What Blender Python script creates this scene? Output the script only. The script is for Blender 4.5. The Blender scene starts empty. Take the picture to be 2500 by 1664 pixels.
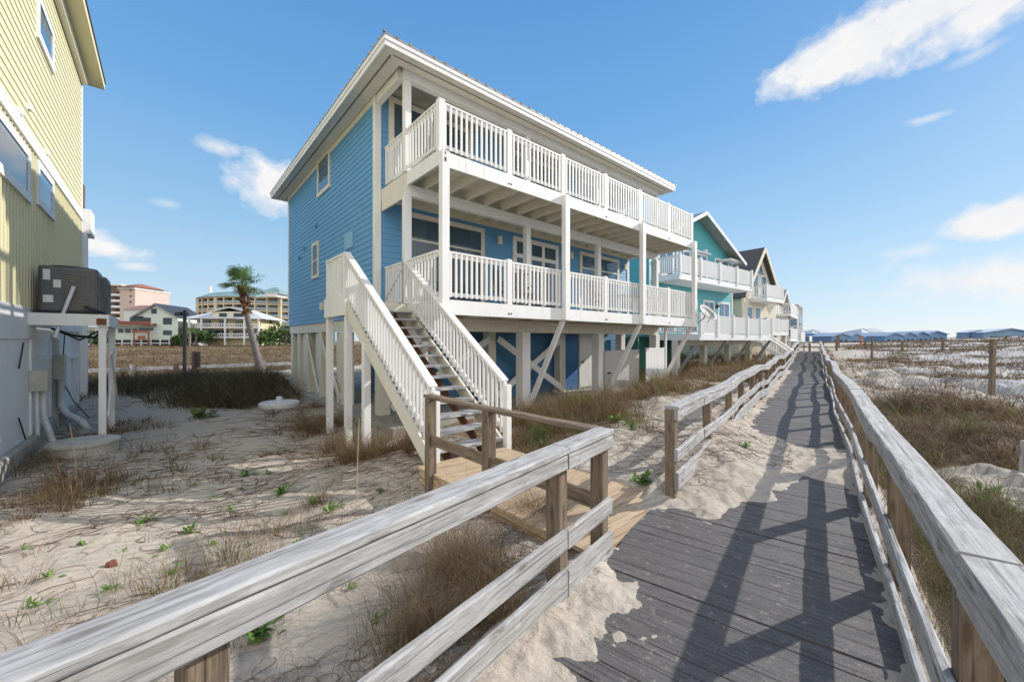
import bpy, math, random
import numpy as np
from mathutils import Vector as V, Matrix
random.seed(7); rng = np.random.default_rng(11)
S = bpy.context.scene; COL = S.collection
R = math.radians
# ------------------------------------------------------------------ camera
F = 972.0; CX = 1250.0; CY = 832.0; CAMH = 1.68
cam = bpy.data.cameras.new('camera'); co = bpy.data.objects.new('camera', cam); COL.objects.link(co)
cam.sensor_fit = 'HORIZONTAL'; cam.sensor_width = 36.0; cam.lens = 36.0 * F / 2500.0
co.location = (0, 0, CAMH); co.rotation_euler = (R(90), 0, 0); cam.clip_start = .05; cam.clip_end = 9000
S.camera = co
def at(px, Y, z=0.0): return V(((px - CX) / F * Y, Y, z))
def zat(py, Y): return CAMH - (py - CY) / F * Y
# ------------------------------------------------------------------ frames (metres)
HO = V((-1.465, 8.0, 0)); HA = R(41.0)
HU = V((math.cos(HA), math.sin(HA), 0)); HV = V((-math.sin(HA), math.cos(HA), 0))
def hus(u, s, z=0.0): return HO + HU * u + HV * s + V((0, 0, z))
BD = V((.6046, .7965, 0)); BN = V((.7965, -.6046, 0))
def bdn(d, n, z=0.0): return BD * d + BN * n + V((0, 0, z))
# ------------------------------------------------------------------ materials
def nn(nt, t, **k):
    n = nt.nodes.new(t)
    for a, b in k.items(): setattr(n, a, b)
    return n
def newmat(name):
    m = bpy.data.materials.new(name); m.use_nodes = True; nt = m.node_tree
    b = nt.nodes['Principled BSDF']; return m, nt, b
def ramp(nt, fac, stops):
    r = nn(nt, 'ShaderNodeValToRGB'); cr = r.color_ramp
    while len(cr.elements) < len(stops): cr.elements.new(.5)
    for e, (p, c) in zip(cr.elements, stops):
        e.position = p; e.color = (c, c, c, 1) if isinstance(c, (int, float)) else (*c, 1)
    nt.links.new(fac, r.inputs[0]); return r.outputs[0]
def mix(nt, f, a, b, mode='MIX'):
    m = nn(nt, 'ShaderNodeMix', data_type='RGBA', blend_type=mode)
    for sock, v in ((m.inputs[0], f), (m.inputs[6], a), (m.inputs[7], b)):
        if hasattr(v, 'links') or hasattr(v, 'is_linked'): nt.links.new(v, sock)
        elif isinstance(v, (int, float)): sock.default_value = v if sock == m.inputs[0] else (v, v, v, 1)
        else: sock.default_value = (*v, 1)
    return m.outputs[2]
def noise(nt, vec, scale, detail=4, rough=.55, dist=0):
    n = nn(nt, 'ShaderNodeTexNoise'); n.inputs['Scale'].default_value = scale
    n.inputs['Detail'].default_value = detail; n.inputs['Roughness'].default_value = rough
    n.inputs['Distortion'].default_value = dist
    if vec is not None: nt.links.new(vec, n.inputs['Vector'])
    return n.outputs[0]
def mapping(nt, vec, sc):
    m = nn(nt, 'ShaderNodeMapping'); m.inputs['Scale'].default_value = sc; nt.links.new(vec, m.inputs[0]); return m.outputs[0]
def bump(nt, b, h, strength, dist=.01):
    n = nn(nt, 'ShaderNodeBump'); n.inputs['Strength'].default_value = strength; n.inputs['Distance'].default_value = dist
    nt.links.new(h, n.inputs['Height']); nt.links.new(n.outputs[0], b.inputs['Normal'])
def obj_co(nt): return nn(nt, 'ShaderNodeTexCoord').outputs['Object']
def geo_pos(nt): return nn(nt, 'ShaderNodeNewGeometry').outputs['Position']
def island(nt): return nn(nt, 'ShaderNodeNewGeometry').outputs['Random Per Island']
def paint(name, col, rough=.55, dirt=(.5, .42, .3), amt=.35, sc=1.3, bmp=.15, streak=True, rusty=False):
    m, nt, b = newmat(name); p = obj_co(nt)
    n1 = noise(nt, mapping(nt, p, (1, 1, .28)) if streak else p, sc * 2.2, 6, .65)
    f = ramp(nt, n1, [(.48, 0.0), (.8, amt)])
    n2 = noise(nt, p, 23, 3); c = mix(nt, f, col, dirt)
    c = mix(nt, ramp(nt, n2, [(.3, 0.0), (.75, .12)]), c, tuple(x * .7 for x in col))
    isl = island(nt); c = mix(nt, ramp(nt, isl, [(0, 0.0), (1, .10)]), c, tuple(x * .75 for x in col))
    c = mix(nt, ramp(nt, noise(nt, mapping(nt, p, (1, 1, .12)), 9, 5, .7), [(.60, 0.0), (.72, amt * .8)]), c, tuple(x * .6 for x in dirt))
    if rusty: c = mix(nt, ramp(nt, noise(nt, mapping(nt, p, (1, 1, .35)), 4.5, 6, .75), [(.69, 0.0), (.75, .7)]), c, (.36, .19, .08))
    nt.links.new(c, b.inputs['Base Color']); b.inputs['Roughness'].default_value = rough
    bump(nt, b, noise(nt, p, 60, 3), bmp, .004); return m
def wood(name, light, dark, brown, bfac=.3, kn=True, rough=.85, grain=55):
    m, nt, b = newmat(name); uv = nn(nt, 'ShaderNodeTexCoord').outputs['UV']
    g = noise(nt, mapping(nt, uv, (2.0, grain, 1)), 1.0, 8, .72, .45)
    g2 = noise(nt, mapping(nt, uv, (.35, grain * .3, 1)), 1.0, 5, .6, .8)
    c = mix(nt, ramp(nt, g, [(.34, 1.0), (.47, .42), (.62, 0.0)]), light, dark)
    c = mix(nt, ramp(nt, g2, [(.42, 0.0), (.7, bfac)]), c, brown)
    crack = noise(nt, mapping(nt, uv, (.8, grain * 1.3, 1)), 1.0, 3, .5, .2)
    c = mix(nt, ramp(nt, crack, [(.35, .9), (.41, 0.0)]), c, tuple(x * .35 for x in dark))
    if kn:
        vo = nn(nt, 'ShaderNodeTexVoronoi', voronoi_dimensions='2D'); vo.inputs['Scale'].default_value = 1.0
        nt.links.new(mapping(nt, uv, (1.5, 6.0, 1)), vo.inputs['Vector'])
        c = mix(nt, ramp(nt, vo.outputs['Distance'], [(.05, .85), (.12, 0.0)]), c, tuple(x * .45 for x in brown))
    isl = island(nt); c = mix(nt, ramp(nt, isl, [(0, 0.0), (1, .35)]), c, tuple(x * .55 for x in light))
    blot = noise(nt, mapping(nt, uv, (5, 22, 1)), 1.0, 6, .7, .6); c = mix(nt, ramp(nt, blot, [(.36, .5), (.5, 0.0)]), c, dark)
    blot2 = noise(nt, mapping(nt, uv, (9, 30, 1)), 1.0, 4, .7, .4); c = mix(nt, ramp(nt, blot2, [(.52, 0.0), (.7, .3)]), c, tuple(min(.8, x * 1.2) for x in light))
    big = noise(nt, obj_co(nt), 2.3, 4)
    c = mix(nt, ramp(nt, big, [(.4, 0.0), (.7, .3)]), c, tuple((x + y) * .5 for x, y in zip(dark, brown)))
    nt.links.new(c, b.inputs['Base Color']); b.inputs['Roughness'].default_value = rough
    b.inputs['Specular IOR Level'].default_value = .25
    bump(nt, b, g, .55, .006); return m
def plain(name, col, rough=.6, var=.25, sc=8, metal=0.0, spec=.5):
    m, nt, b = newmat(name)
    c = mix(nt, ramp(nt, noise(nt, obj_co(nt), sc, 5, .6), [(.35, 0.0), (.7, 1.0)]), col, tuple(x * (1 - var) for x in col))
    nt.links.new(c, b.inputs['Base Color']); b.inputs['Roughness'].default_value = rough
    b.inputs['Metallic'].default_value = metal; b.inputs['Specular IOR Level'].default_value = spec; return m
def leafmat(name, stops, trans=.25, rough=.7, patch=None, psc=(.11, .2, .2)):
    m, nt, b = newmat(name); c = ramp(nt, island(nt), stops)
    if patch:
        p = geo_pos(nt); c = mix(nt, ramp(nt, noise(nt, mapping(nt, p, psc), 1.0, 6, .65), [(.38, 0.0), (.62, .85)]), c, patch, 'MULTIPLY')
    nt.links.new(c, b.inputs['Base Color']); b.inputs['Roughness'].default_value = rough
    b.inputs['Specular IOR Level'].default_value = .2
    tr = nn(nt, 'ShaderNodeBsdfTranslucent'); nt.links.new(c, tr.inputs[0])
    ms = nn(nt, 'ShaderNodeMixShader'); ms.inputs[0].default_value = trans
    nt.links.new(b.outputs[0], ms.inputs[1]); nt.links.new(tr.outputs[0], ms.inputs[2])
    nt.links.new(ms.outputs[0], nt.nodes['Material Output'].inputs[0]); return m
def glassmat(name, col, rough=.04, spec=.9):
    m, nt, b = newmat(name)
    c = mix(nt, ramp(nt, noise(nt, obj_co(nt), .9, 3), [(.35, 0.0), (.65, 1.0)]), col, tuple(x * .45 for x in col))
    nt.links.new(c, b.inputs['Base Color']); b.inputs['Roughness'].default_value = rough
    b.inputs['Specular IOR Level'].default_value = spec
    bump(nt, b, noise(nt, obj_co(nt), 1.4, 2), .04, .02); return m
WHITE = paint('white_paint', (.80, .785, .75), amt=.36, dirt=(.56, .49, .37), rusty=True)
WHITE2 = paint('white_paint_clean', (.80, .79, .77), amt=.18)
CREAM = paint('cream_paint', (.72, .675, .56), amt=.36)
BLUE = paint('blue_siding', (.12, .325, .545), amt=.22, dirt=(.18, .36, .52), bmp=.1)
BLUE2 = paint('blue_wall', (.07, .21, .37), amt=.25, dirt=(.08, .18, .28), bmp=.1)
YEL = paint('yellow_siding', (.72, .66, .41), amt=.2, dirt=(.55, .5, .31), bmp=.1)
YEL2 = paint('yellow_board', (.68, .63, .41), amt=.25, dirt=(.5, .47, .34), bmp=.1)
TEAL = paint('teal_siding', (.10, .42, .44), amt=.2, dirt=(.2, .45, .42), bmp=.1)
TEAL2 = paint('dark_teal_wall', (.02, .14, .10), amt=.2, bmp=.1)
PALEYEL = paint('pale_yellow_siding', (.66, .60, .45), amt=.25, bmp=.1)
ROOFM = plain('grey_metal_roof', (.42, .40, .36), .45, .35, 3, .4)
SHINGLE = plain('dark_shingle', (.115, .105, .10), .9, .5, 30)
SOFFIT = paint('soffit_paint', (.72, .69, .62), amt=.3)
GLASS = glassmat('window_glass', (.05, .10, .15)); GLASS2 = glassmat('blue_glass', (.09, .18, .27))
DARKGL = glassmat('dark_glass', (.015, .02, .025))
GREYW = wood('weathered_grey_wood', (.60, .59, .575), (.20, .19, .18), (.32, .27, .215), .40, True, .85, 52)
WHITEW = wood('bleached_wood', (.62, .61, .605), (.15, .14, .135), (.30, .25, .20), .2)
BROWNW = wood('weathered_brown_wood', (.30, .235, .17), (.075, .056, .04), (.21, .135, .075), .55)
NEWW = wood('fresh_yellow_wood', (.60, .465, .315), (.40, .275, .165), (.50, .345, .20), .5, True, .8, 18)
DECKW = wood('grey_deck_board', (.158, .146, .140), (.064, .058, .056), (.145, .128, .115), .3, False, .62, 40)
REDW = wood('reddish_wood', (.26, .13, .07), (.12, .06, .035), (.2, .1, .05), .5)
CONC = plain('concrete', (.40, .37, .32), .9, .3, 4)
ASPH = plain('asphalt', (.07, .07, .072), .9, .3, 20)
BLACKM = plain('black_metal', (.02, .02, .022), .5, .3, 9)
DARKG = plain('dark_grey_metal', (.05, .053, .056), .5, .3, 9)
GREYM = plain('grey_metal', (.32, .32, .31), .5, .3, 6)
PVC = plain('white_pipe', (.70, .70, .69), .45, .2, 5)
RUST = plain('rust', (.22, .09, .035), .9, .5, 20)
STICK = plain('paper_sticker', (.75, .76, .72), .6, .15, 30)
PINK = plain('pink_post', (.50, .22, .17), .8, .3, 6)
BEIGE = plain('beige_plastic', (.55, .52, .44), .6, .25, 4)
PLY = paint('grey_plywood', (.46, .43, .39), amt=.3)
# ------------------------------------------------------------------ mesh builder
class MB:
    def __init__(s): s.v = []; s.f = []; s.uv = []
    def face(s, pts, uv=None):
        b = len(s.v); s.v += [tuple(p) for p in pts]; s.f.append(tuple(range(b, b + len(pts))))
        s.uv.append(uv or [(p[0] + p[1] * .7, p[2]) for p in pts])
    def ob(s, o, ax, ay, az, a, b, c):
        o = V(o); ax = V(ax); ay = V(ay); az = V(az); bi = len(s.v)
        for k in c:
            for j in b:
                for i in a: s.v.append(tuple(o + ax * i + ay * j + az * k))
        L = (abs(a[1] - a[0]), abs(b[1] - b[0]), abs(c[1] - c[0])); m = max(range(3), key=lambda i: L[i])
        flip = ax.cross(ay).dot(az) * (a[1] - a[0]) * (b[1] - b[0]) * (c[1] - c[0]) < 0
        ou, ov = random.random() * 50, random.random() * 50
        R3 = ((0, L[0]), (0, L[1]), (0, L[2]))
        for fc in ((0, 2, 3, 1), (4, 5, 7, 6), (0, 1, 5, 4), (2, 6, 7, 3), (0, 4, 6, 2), (1, 3, 7, 5)):
            if flip: fc = fc[::-1]
            uvs = []
            for q in fc:
                co3 = [R3[0][q & 1], R3[1][(q >> 1) & 1], R3[2][(q >> 2) & 1]]
                u = co3[m]; w = sum(co3[i] for i in range(3) if i != m); uvs.append((u + ou, w + ov))
            s.f.append(tuple(bi + q for q in fc)); s.uv.append(uvs)
    def bx(s, x0, x1, y0, y1, z0, z1): s.ob((0, 0, 0), (1, 0, 0), (0, 1, 0), (0, 0, 1), (x0, x1), (y0, y1), (z0, z1))
    def beam(s, p0, p1, w, h, up=(0, 0, 1)):
        p0 = V(p0); p1 = V(p1); d = (p1 - p0); L = d.length; d.normalize(); up = V(up)
        if abs(d.dot(up)) > .98: up = V((1, 0, 0))
        sd = d.cross(up).normalized(); u2 = sd.cross(d)
        s.ob(p0, d, sd, u2, (0, L), (-w / 2, w / 2), (-h / 2, h / 2))
    def tube(s, pts, r, n=8, cap=True):
        pts = [V(p) for p in pts]; rs = r if isinstance(r, (list, tuple)) else [r] * len(pts)
        bi = len(s.v); ref = None; L = 0; ou = random.random() * 30
        for i, p in enumerate(pts):
            d = (pts[min(i + 1, len(pts) - 1)] - pts[max(i - 1, 0)]).normalized()
            if ref is None: ref = V((1, 0, 0)) if abs(d.x) < .9 else V((0, 1, 0))
            a = d.cross(ref).normalized(); b = d.cross(a); ref = -b if False else ref
            for k in range(n):
                t = 2 * math.pi * k / n; s.v.append(tuple(p + (a * math.cos(t) + b * math.sin(t)) * rs[i]))
        for i in range(len(pts) - 1):
            l2 = L + (pts[i + 1] - pts[i]).length
            for k in range(n):
                k2 = (k + 1) % n
                s.f.append((bi + i * n + k, bi + i * n + k2, bi + (i + 1) * n + k2, bi + (i + 1) * n + k))
                s.uv.append([(L + ou, k / n), (L + ou, (k + 1) / n), (l2 + ou, (k + 1) / n), (l2 + ou, k / n)])
            L = l2
        if cap:
            for q in (0, len(pts) - 1):
                s.f.append(tuple(bi + q * n + k for k in range(n))); s.uv.append([(0, 0)] * n)
    def lathe(s, prof, n=24, o=(0, 0, 0)):
        bi = len(s.v)
        for r, z in prof:
            for k in range(n):
                t = 2 * math.pi * k / n; s.v.append((o[0] + r * math.cos(t), o[1] + r * math.sin(t), o[2] + z))
        for i in range(len(prof) - 1):
            for k in range(n):
                k2 = (k + 1) % n; s.f.append((bi + i * n + k, bi + i * n + k2, bi + (i + 1) * n + k2, bi + (i + 1) * n + k)); s.uv.append([(0, 0)] * 4)
        s.f.append(tuple(bi + (len(prof) - 1) * n + k for k in range(n))); s.uv.append([(0, 0)] * n)
    def loft(s, pts, w, h, step=.12, jit=.003, ch=.008):
        """a board running through pts (top centre line), irregular like old timber"""
        pts = [V(p) for p in pts]; P = [pts[0]]
        for a, b in zip(pts, pts[1:]):
            n = max(1, int((b - a).length / step))
            P += [a.lerp(b, (i + 1) / n) for i in range(n)]
        bi = len(s.v); L = 0; Ls = []; ou, ov = random.random() * 50, random.random() * 50
        prof = [(-w / 2 + ch, 0), (w / 2 - ch, 0), (w / 2, -ch), (w / 2, -h + ch), (w / 2 - ch, -h), (-w / 2 + ch, -h), (-w / 2, -h + ch), (-w / 2, -ch)]
        per = [0]
        for i in range(8): per.append(per[-1] + math.dist(prof[i], prof[(i + 1) % 8]))
        ph = random.random() * 9
        for i, p in enumerate(P):
            d = (P[min(i + 1, len(P) - 1)] - P[max(i - 1, 0)]).normalized(); sd = d.cross(V((0, 0, 1))).normalized(); up = sd.cross(d)
            if i: L += (p - P[i - 1]).length
            Ls.append(L); wob = math.sin(L * 1.1 + ph) * jit * 1.5
            for a, c in prof:
                s.v.append(tuple(p + sd * (a + wob + random.gauss(0, jit * .35)) + up * (c + random.gauss(0, jit * .35))))
        for i in range(len(P) - 1):
            for k in range(8):
                k2 = (k + 1) % 8; s.f.append((bi + i * 8 + k, bi + (i + 1) * 8 + k, bi + (i + 1) * 8 + k2, bi + i * 8 + k2))
                s.uv.append([(Ls[i] + ou, per[k] + ov), (Ls[i + 1] + ou, per[k] + ov), (Ls[i + 1] + ou, per[k + 1] + ov), (Ls[i] + ou, per[k + 1] + ov)])
        for q in (0, len(P) - 1):
            s.f.append(tuple(bi + q * 8 + k for k in range(8))); s.uv.append([(ou, ov)] * 8)
    def build(s, name, mat, parent=None, smooth=False, bevel=0):
        me = bpy.data.meshes.new(name); me.from_pydata(s.v, [], s.f)
        uv = me.uv_layers.new(name='UVMap'); uv.data.foreach_set('uv', [c for f in s.uv for q in f for c in q])
        me.materials.append(mat)
        if smooth: me.polygons.foreach_set('use_smooth', [True] * len(me.polygons))
        me.update(); o = bpy.data.objects.new(name, me); COL.objects.link(o)
        if parent: o.parent = parent
        if bevel:
            b = o.modifiers.new('bevel', 'BEVEL'); b.width = bevel; b.segments = 2; b.limit_method = 'ANGLE'
        return o
def tag(o, label=None, cat=None, group=None, kind=None):
    if label: o['label'] = label
    if cat: o['category'] = cat
    if group: o['group'] = group
    if kind: o['kind'] = kind
    return o
def empty(name, loc, rz=0.0, label=None, cat=None, group=None):
    o = bpy.data.objects.new(name, None); COL.objects.link(o); o.location = loc; o.rotation_euler = (0, 0, rz); o.empty_display_size = .2
    return tag(o, label, cat, group)
def copy_tree(o, parent=None):
    c = o.copy(); COL.objects.link(c)
    if parent: c.parent = parent
    for ch in list(o.children): copy_tree(ch, c)
    return c
def np_mesh(name, verts, faces_by_n, mat, parent=None):
    me = bpy.data.meshes.new(name); me.vertices.add(len(verts)); me.vertices.foreach_set('co', np.asarray(verts, np.float32).ravel())
    loops = np.concatenate([f.ravel() for f in faces_by_n]); tot = np.concatenate([np.full(len(f), f.shape[1], np.int32) for f in faces_by_n])
    st = np.concatenate([[0], np.cumsum(tot)[:-1]]).astype(np.int32)
    me.loops.add(len(loops)); me.loops.foreach_set('vertex_index', loops.astype(np.int32))
    me.polygons.add(len(tot)); me.polygons.foreach_set('loop_start', st); me.polygons.foreach_set('loop_total', tot)
    me.materials.append(mat); me.update(calc_edges=True); o = bpy.data.objects.new(name, me); COL.objects.link(o)
    if parent: o.parent = parent
    return o
# ------------------------------------------------------------------ terrain
def vnoise(x, y, seed=0):
    xi = np.floor(x).astype(np.int64); yi = np.floor(y).astype(np.int64); fx = x - xi; fy = y - yi
    fx = fx * fx * (3 - 2 * fx); fy = fy * fy * (3 - 2 * fy)
    def h(a, b):
        n = (a * 374761393 + b * 668265263 + seed * 974634777) & 0x7fffffff
        n = ((n ^ (n >> 13)) * 1274126177) & 0x7fffffff
        return ((n ^ (n >> 16)) & 0xffff) / 65535.0
    return (h(xi, yi) * (1 - fx) + h(xi + 1, yi) * fx) * (1 - fy) + (h(xi, yi + 1) * (1 - fx) + h(xi + 1, yi + 1) * fx) * fy
def fbm(x, y, seed=0, o=4):
    r = 0; a = .5; t = 0
    for i in range(o): r = r + a * vnoise(x * 2 ** i, y * 2 ** i, seed + i); t += a; a *= .5
    return r / t
def sm(x, a, b):
    t = np.clip((x - a) / (b - a), 0, 1); return t * t * (3 - 2 * t)
CP = np.array([(-3.3, 8.1, -.5), (-8.9, 8.5, -.42), (-5, 6, -.5), (-3, 4, -.38), (-1.8, 2.6, -.25), (-2, .6, -.3), (-6, 3, -.42), (-10, 10, -.45), (-12, 6, -.45),
 (-4.5, 12, -.4), (-7.9, 13.4, -.47), (-9, 16, .12), (-11, 15.4, .15), (-7.7, 15.6, .05), (-13.5, 14.6, .1), (-8, 18.5, -.1), (-12.5, 17, .1), (-9, 21, -.3), (-13, 23, -.35), (-20, 23, -.4), (-15, 18, -.42), (-12., 30, -.2), (-30, 50, .3), (-60, 75, .75), (-20, 75, .75), (5, 60, .6),
 (.3, 2.4, -.1), (.55, 3.0, -.08), (1.0, 4.6, .0), (.2, 5.0, -.1), (-.8, 5.3, -.2), (-1.6, 4.6, -.35), (-.2, 6.6, -.2), (.9, 7.5, -.12), (2.6, 8, .1), (4.5, 9.6, .32), (7, 12, .45), (9.5, 15, .5), (13, 19, .5), (18, 26, .5), (26, 38, .7), (3.0, 6.7, .12), (1.6, 5.8, .05), (1.4, 5.0, .02), (5, 8.4, .12), (9, 13.3, .2), (14, 19.5, .25),
 (2, 14, -.3), (-2, 12, -.3), (7, 18, -.3), (0, 20, -.3), (0, 30, -.2),
 (0, -2, -.4), (2.8, 1.6, -.35), (3.5, 3.2, -.28), (5, 5, -.25), (9, 9, -.2), (14, 15, -.1), (25, 30, .2), (33, 38, .8), (7, 3, -.3), (12, 5, -.2), (20, 10, .0), (30, 15, .5), (40, 25, 1.25), (52, 34, 1.75), (66, 50, 1.95), (80, 62, 1.9), (45, 48, 1.0), (60, 72, 1.2), (110, 60, 1.5), (40, 60, .9), (8, -4, -.3)])
def dn_of(x, y): return x * BD.x + y * BD.y, x * BN.x + y * BN.y
def us_of(x, y): return (x - HO.x) * HU.x + (y - HO.y) * HU.y, (x - HO.x) * HV.x + (y - HO.y) * HV.y
def deck_z(d): return .62 * sm(d, 24, 46)
def Hbase(x, y):
    num = np.zeros_like(x); den = np.zeros_like(x)
    r0 = .25 + .09 * np.sqrt(x * x + y * y)
    for cx, cy, cz in CP:
        w = 1.0 / ((x - cx) ** 2 + (y - cy) ** 2 + r0 * r0 * .35) ** 2; num += w * cz; den += w
    h = num / den; r = np.sqrt(x * x + y * y)
    far = sm(r, 110, 240); h = h * (1 - far) + far * np.where(x > .9 * y + 20, -3.0, .7)
    return h
def drift(d, n, x, y):
    e = (fbm(x * 3.1, y * 3.1, 5) - .5)
    lo = np.interp(n, [-1.6, -.75, -.4, -.1, .45], [3.95, 4.05, 5.0, 5.9, 6.2]) + e * .9
    hi = np.interp(n, [-1.6, -1.1, -.6, -.1, .45], [12.5, 9.4, 8.3, 7.8, 8.2]) + e * 1.2
    a = np.minimum(d - lo, hi - d); k = .10 + .22 * sm(-n, .3, 1.25)
    z1 = np.where(a > -.5, np.minimum(np.where(a > .25, .02 + (a - .25) * .16, a * .08), k), -.2)
    b = -n - (.93 + e * .5) - np.where(d > 2.45, (d - 2.45) * .5, 0) - np.where(d > 3.1, 9, 0); z2 = np.minimum(np.where(b > .12, .008 + (b - .12) * .25, b * .07), .06)
    c = -n - (.98 + e * .35) - np.where(d < 8.5, 9, 0) - np.where(d > 27, 9, 0); z3 = np.minimum(np.where(c > .1, .008 + (c - .1) * .35, c * .08), .12)
    f = n - (.36 + e * .22); z4 = np.where(d < 9, np.minimum(np.where(f > .06, .004 + (f - .06) * .4, f * .07), .06), -.2)
    return np.maximum(np.maximum(z1, z2), np.maximum(z3, z4))
def HF(x, y):
    x = np.asarray(x, float); y = np.asarray(y, float)
    h = Hbase(x, y); d, n = dn_of(x, y); u, s = us_of(x, y); r = np.sqrt(x * x + y * y)
    amp = np.clip(.03 + .006 * r, 0, .28)
    h = h + (fbm(x * .55, y * .55, 1) - .5) * amp * 1.7 + (fbm(x * 2.3, y * 2.3, 2) - .5) * .06
    h = h + (sm(fbm(x * .75, y * .75, 77), .40, .72) - .25) * .34 * sm(n, 1.0, 2.2) * sm(r, 40, 20) + (sm(fbm(x * .6, y * .6, 78), .40, .72) - .2) * .22 * sm(n, -1.5, -2.4) * sm(u, 0, 1) * sm(s, 1, 0)
    mn = sm(fbm(x * .16, y * .2, 9), .52, .75) * sm(n, 6, 16) * .6; h = h + mn * sm(r, 120, 60)
    h = h + (fbm(x * 7, y * 7, 3, 3) - .5) * .03 * sm(r, 14, 5)
    # boardwalk footprint, drifted sand rides over the boards
    inw = sm(n, -1.62, -1.42) * sm(n, .72, .52) * sm(d, -8, -7) * sm(d, 52, 50)
    dz = deck_z(d); dr = np.maximum(drift(d, n, x, y), -.1) + (fbm(x * 8, y * 8, 4, 4) - .5) * .03 - .004
    h = h * (1 - inw) + inw * (dz + dr)
    # timber spur to the stairs
    spur = sm(u, -1.8, -1.6) * sm(u, .0, -.12) * sm(s, -5.9, -5.7) * sm(s, -2.0, -2.3) * (1 - inw)
    h = np.where(spur > 0, h * (1 - spur) + spur * np.minimum(h, -.11), h)
    slab = sm(u, -.75, -.35) * sm(u, 11.6, 11.2) * sm(s, 1.0, 1.5) * sm(s, 13.3, 12.9)
    h = h * (1 - slab) + slab * -.34
    road = sm(s, 16.6, 17.2) * sm(s, 21.5, 21.0) * sm(x, 40, 30); h = h * (1 - road) + road * -.5
    return h
def hz(x, y): return float(HF(np.array([x]), np.array([y]))[0])
# cover: how thick dry grass and litter lie (0..1)
def cover(x, y):
    d, n = dn_of(x, y); u, s = us_of(x, y); r = np.sqrt(x * x + y * y)
    nz = fbm(x * .8, y * .8, 21); nb = fbm(x * .22, y * .22, 22)
    right = sm(n, .62, .9)
    cr = sm(nz * .6 + nb * .5 + .30 * sm(r, 17, 12) - .12 * sm(r, 3.5, 6) - .25 * sm(r, 17, 24) + .16 * sm(r, 9, 4) - .4 * np.exp(-((x - 6.8) ** 2 + (y - 4.4) ** 2) / 2.2), .42, .62)
    cr = np.maximum(cr, .85 * sm(n, 1.6, .8) * sm(d, 1.5, 3))
    mid = sm(n, -1.42, -1.6) * sm(u, -.1, .4)
    cm = np.maximum(sm(s + (nz - .5) * 3.0, -2.9, -1.6), sm(u, 8, 10.5)) * sm(s, 1.8, 1.0) + np.where(u > 11.5, 1.0, 0)
    cm = np.clip(cm, 0, 1) * sm(s, 17, 15)
    left = sm(u, .1, -.2) * sm(n, -1.45, -1.7)
    bl = np.zeros_like(x)
    for cx, cy, rr, k in BLOBS: bl = np.maximum(bl, k * np.exp(-(((x - cx) ** 2 + (y - cy) ** 2) / rr ** 2) ** 1.5))
    cl = np.maximum(bl * (.35 + .9 * nz), (.16 + .25 * sm(np.hypot(x + 4.6, y - 8.5), 4.2, 1.5)) * sm(nz * .7 + fbm(x * 2.2, y * 2.2, 24) * .3, .44, .6)) * sm(s, 17.4, 16.6)
    fld = sm(s, 22.6, 23.4)
    c = np.maximum(np.maximum(cr * right, cm * mid), np.maximum(cl * left, fld))
    road = sm(s, 16.6, 17.2) * sm(s, 21.5, 21.0)
    slab = sm(u, -.6, -.2) * sm(u, 11.5, 11.3) * sm(s, .9, 1.4) * sm(s, 13.3, 12.9)
    inw = sm(n, -1.45, -1.35) * sm(n, .6, .5) * sm(d, 52, 50)
    spur = sm(u, -1.75, -1.6) * sm(u, -.1, -.2) * sm(s, -5.6, -5.4) * sm(s, -1.9, -2.1)
    return np.clip(c, 0, 1) * (1 - road) * (1 - slab) * (1 - inw) * (1 - spur)
BLOBS = []; MOUND = ((-13.6, 14.3), (-11.2, 15.0), (-9.2, 15.6), (-7.4, 15.2), (-12.4, 16.4), (-9.6, 13.4))
for _m in MOUND: BLOBS.append((_m[0], _m[1], 2.0, .95))
def blob(px, py, z, rr, k=1.0):
    Y = (CAMH - z) * F / (py - CY); BLOBS.append(((px - CX) / F * Y, Y, rr, k))
blob(790, 1035, -.45, 1.0, 1.0); blob(900, 1105, -.45, .7, 1); blob(990, 1100, -.4, .5, 1); blob(740, 1000, -.45, 1.3, .9); blob(640, 985, -.42, 1.9, 1.0); blob(700, 1030, -.46, .9, 1.0); blob(700, 960, -.42, 1.2, .8)
blob(190, 1185, -.42, .75, .9); blob(60, 1140, -.45, .8, .9); blob(330, 1045, -.45, 1.0, .6); blob(250, 1060, -.45, .6, .9); blob(30, 1280, -.4, .45, .6)
blob(1150, 1380, -.15, .42, .7); blob(1200, 1500, -.12, .33, .7); blob(1010, 1580, -.2, .35, .8); blob(560, 1370, -.33, .5, .55); blob(480, 1430, -.3, .35, .5); blob(700, 1290, -.35, .55, .4)
for px, py, rr, k in ((340, 945, 2.6, 1), (430, 930, 2.6, 1), (520, 925, 3, 1), (600, 920, 2.6, 1), (560, 950, 2.2, .9), (680, 960, 1.8, .7)): blob(px, py, -.15, rr, k)
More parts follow.
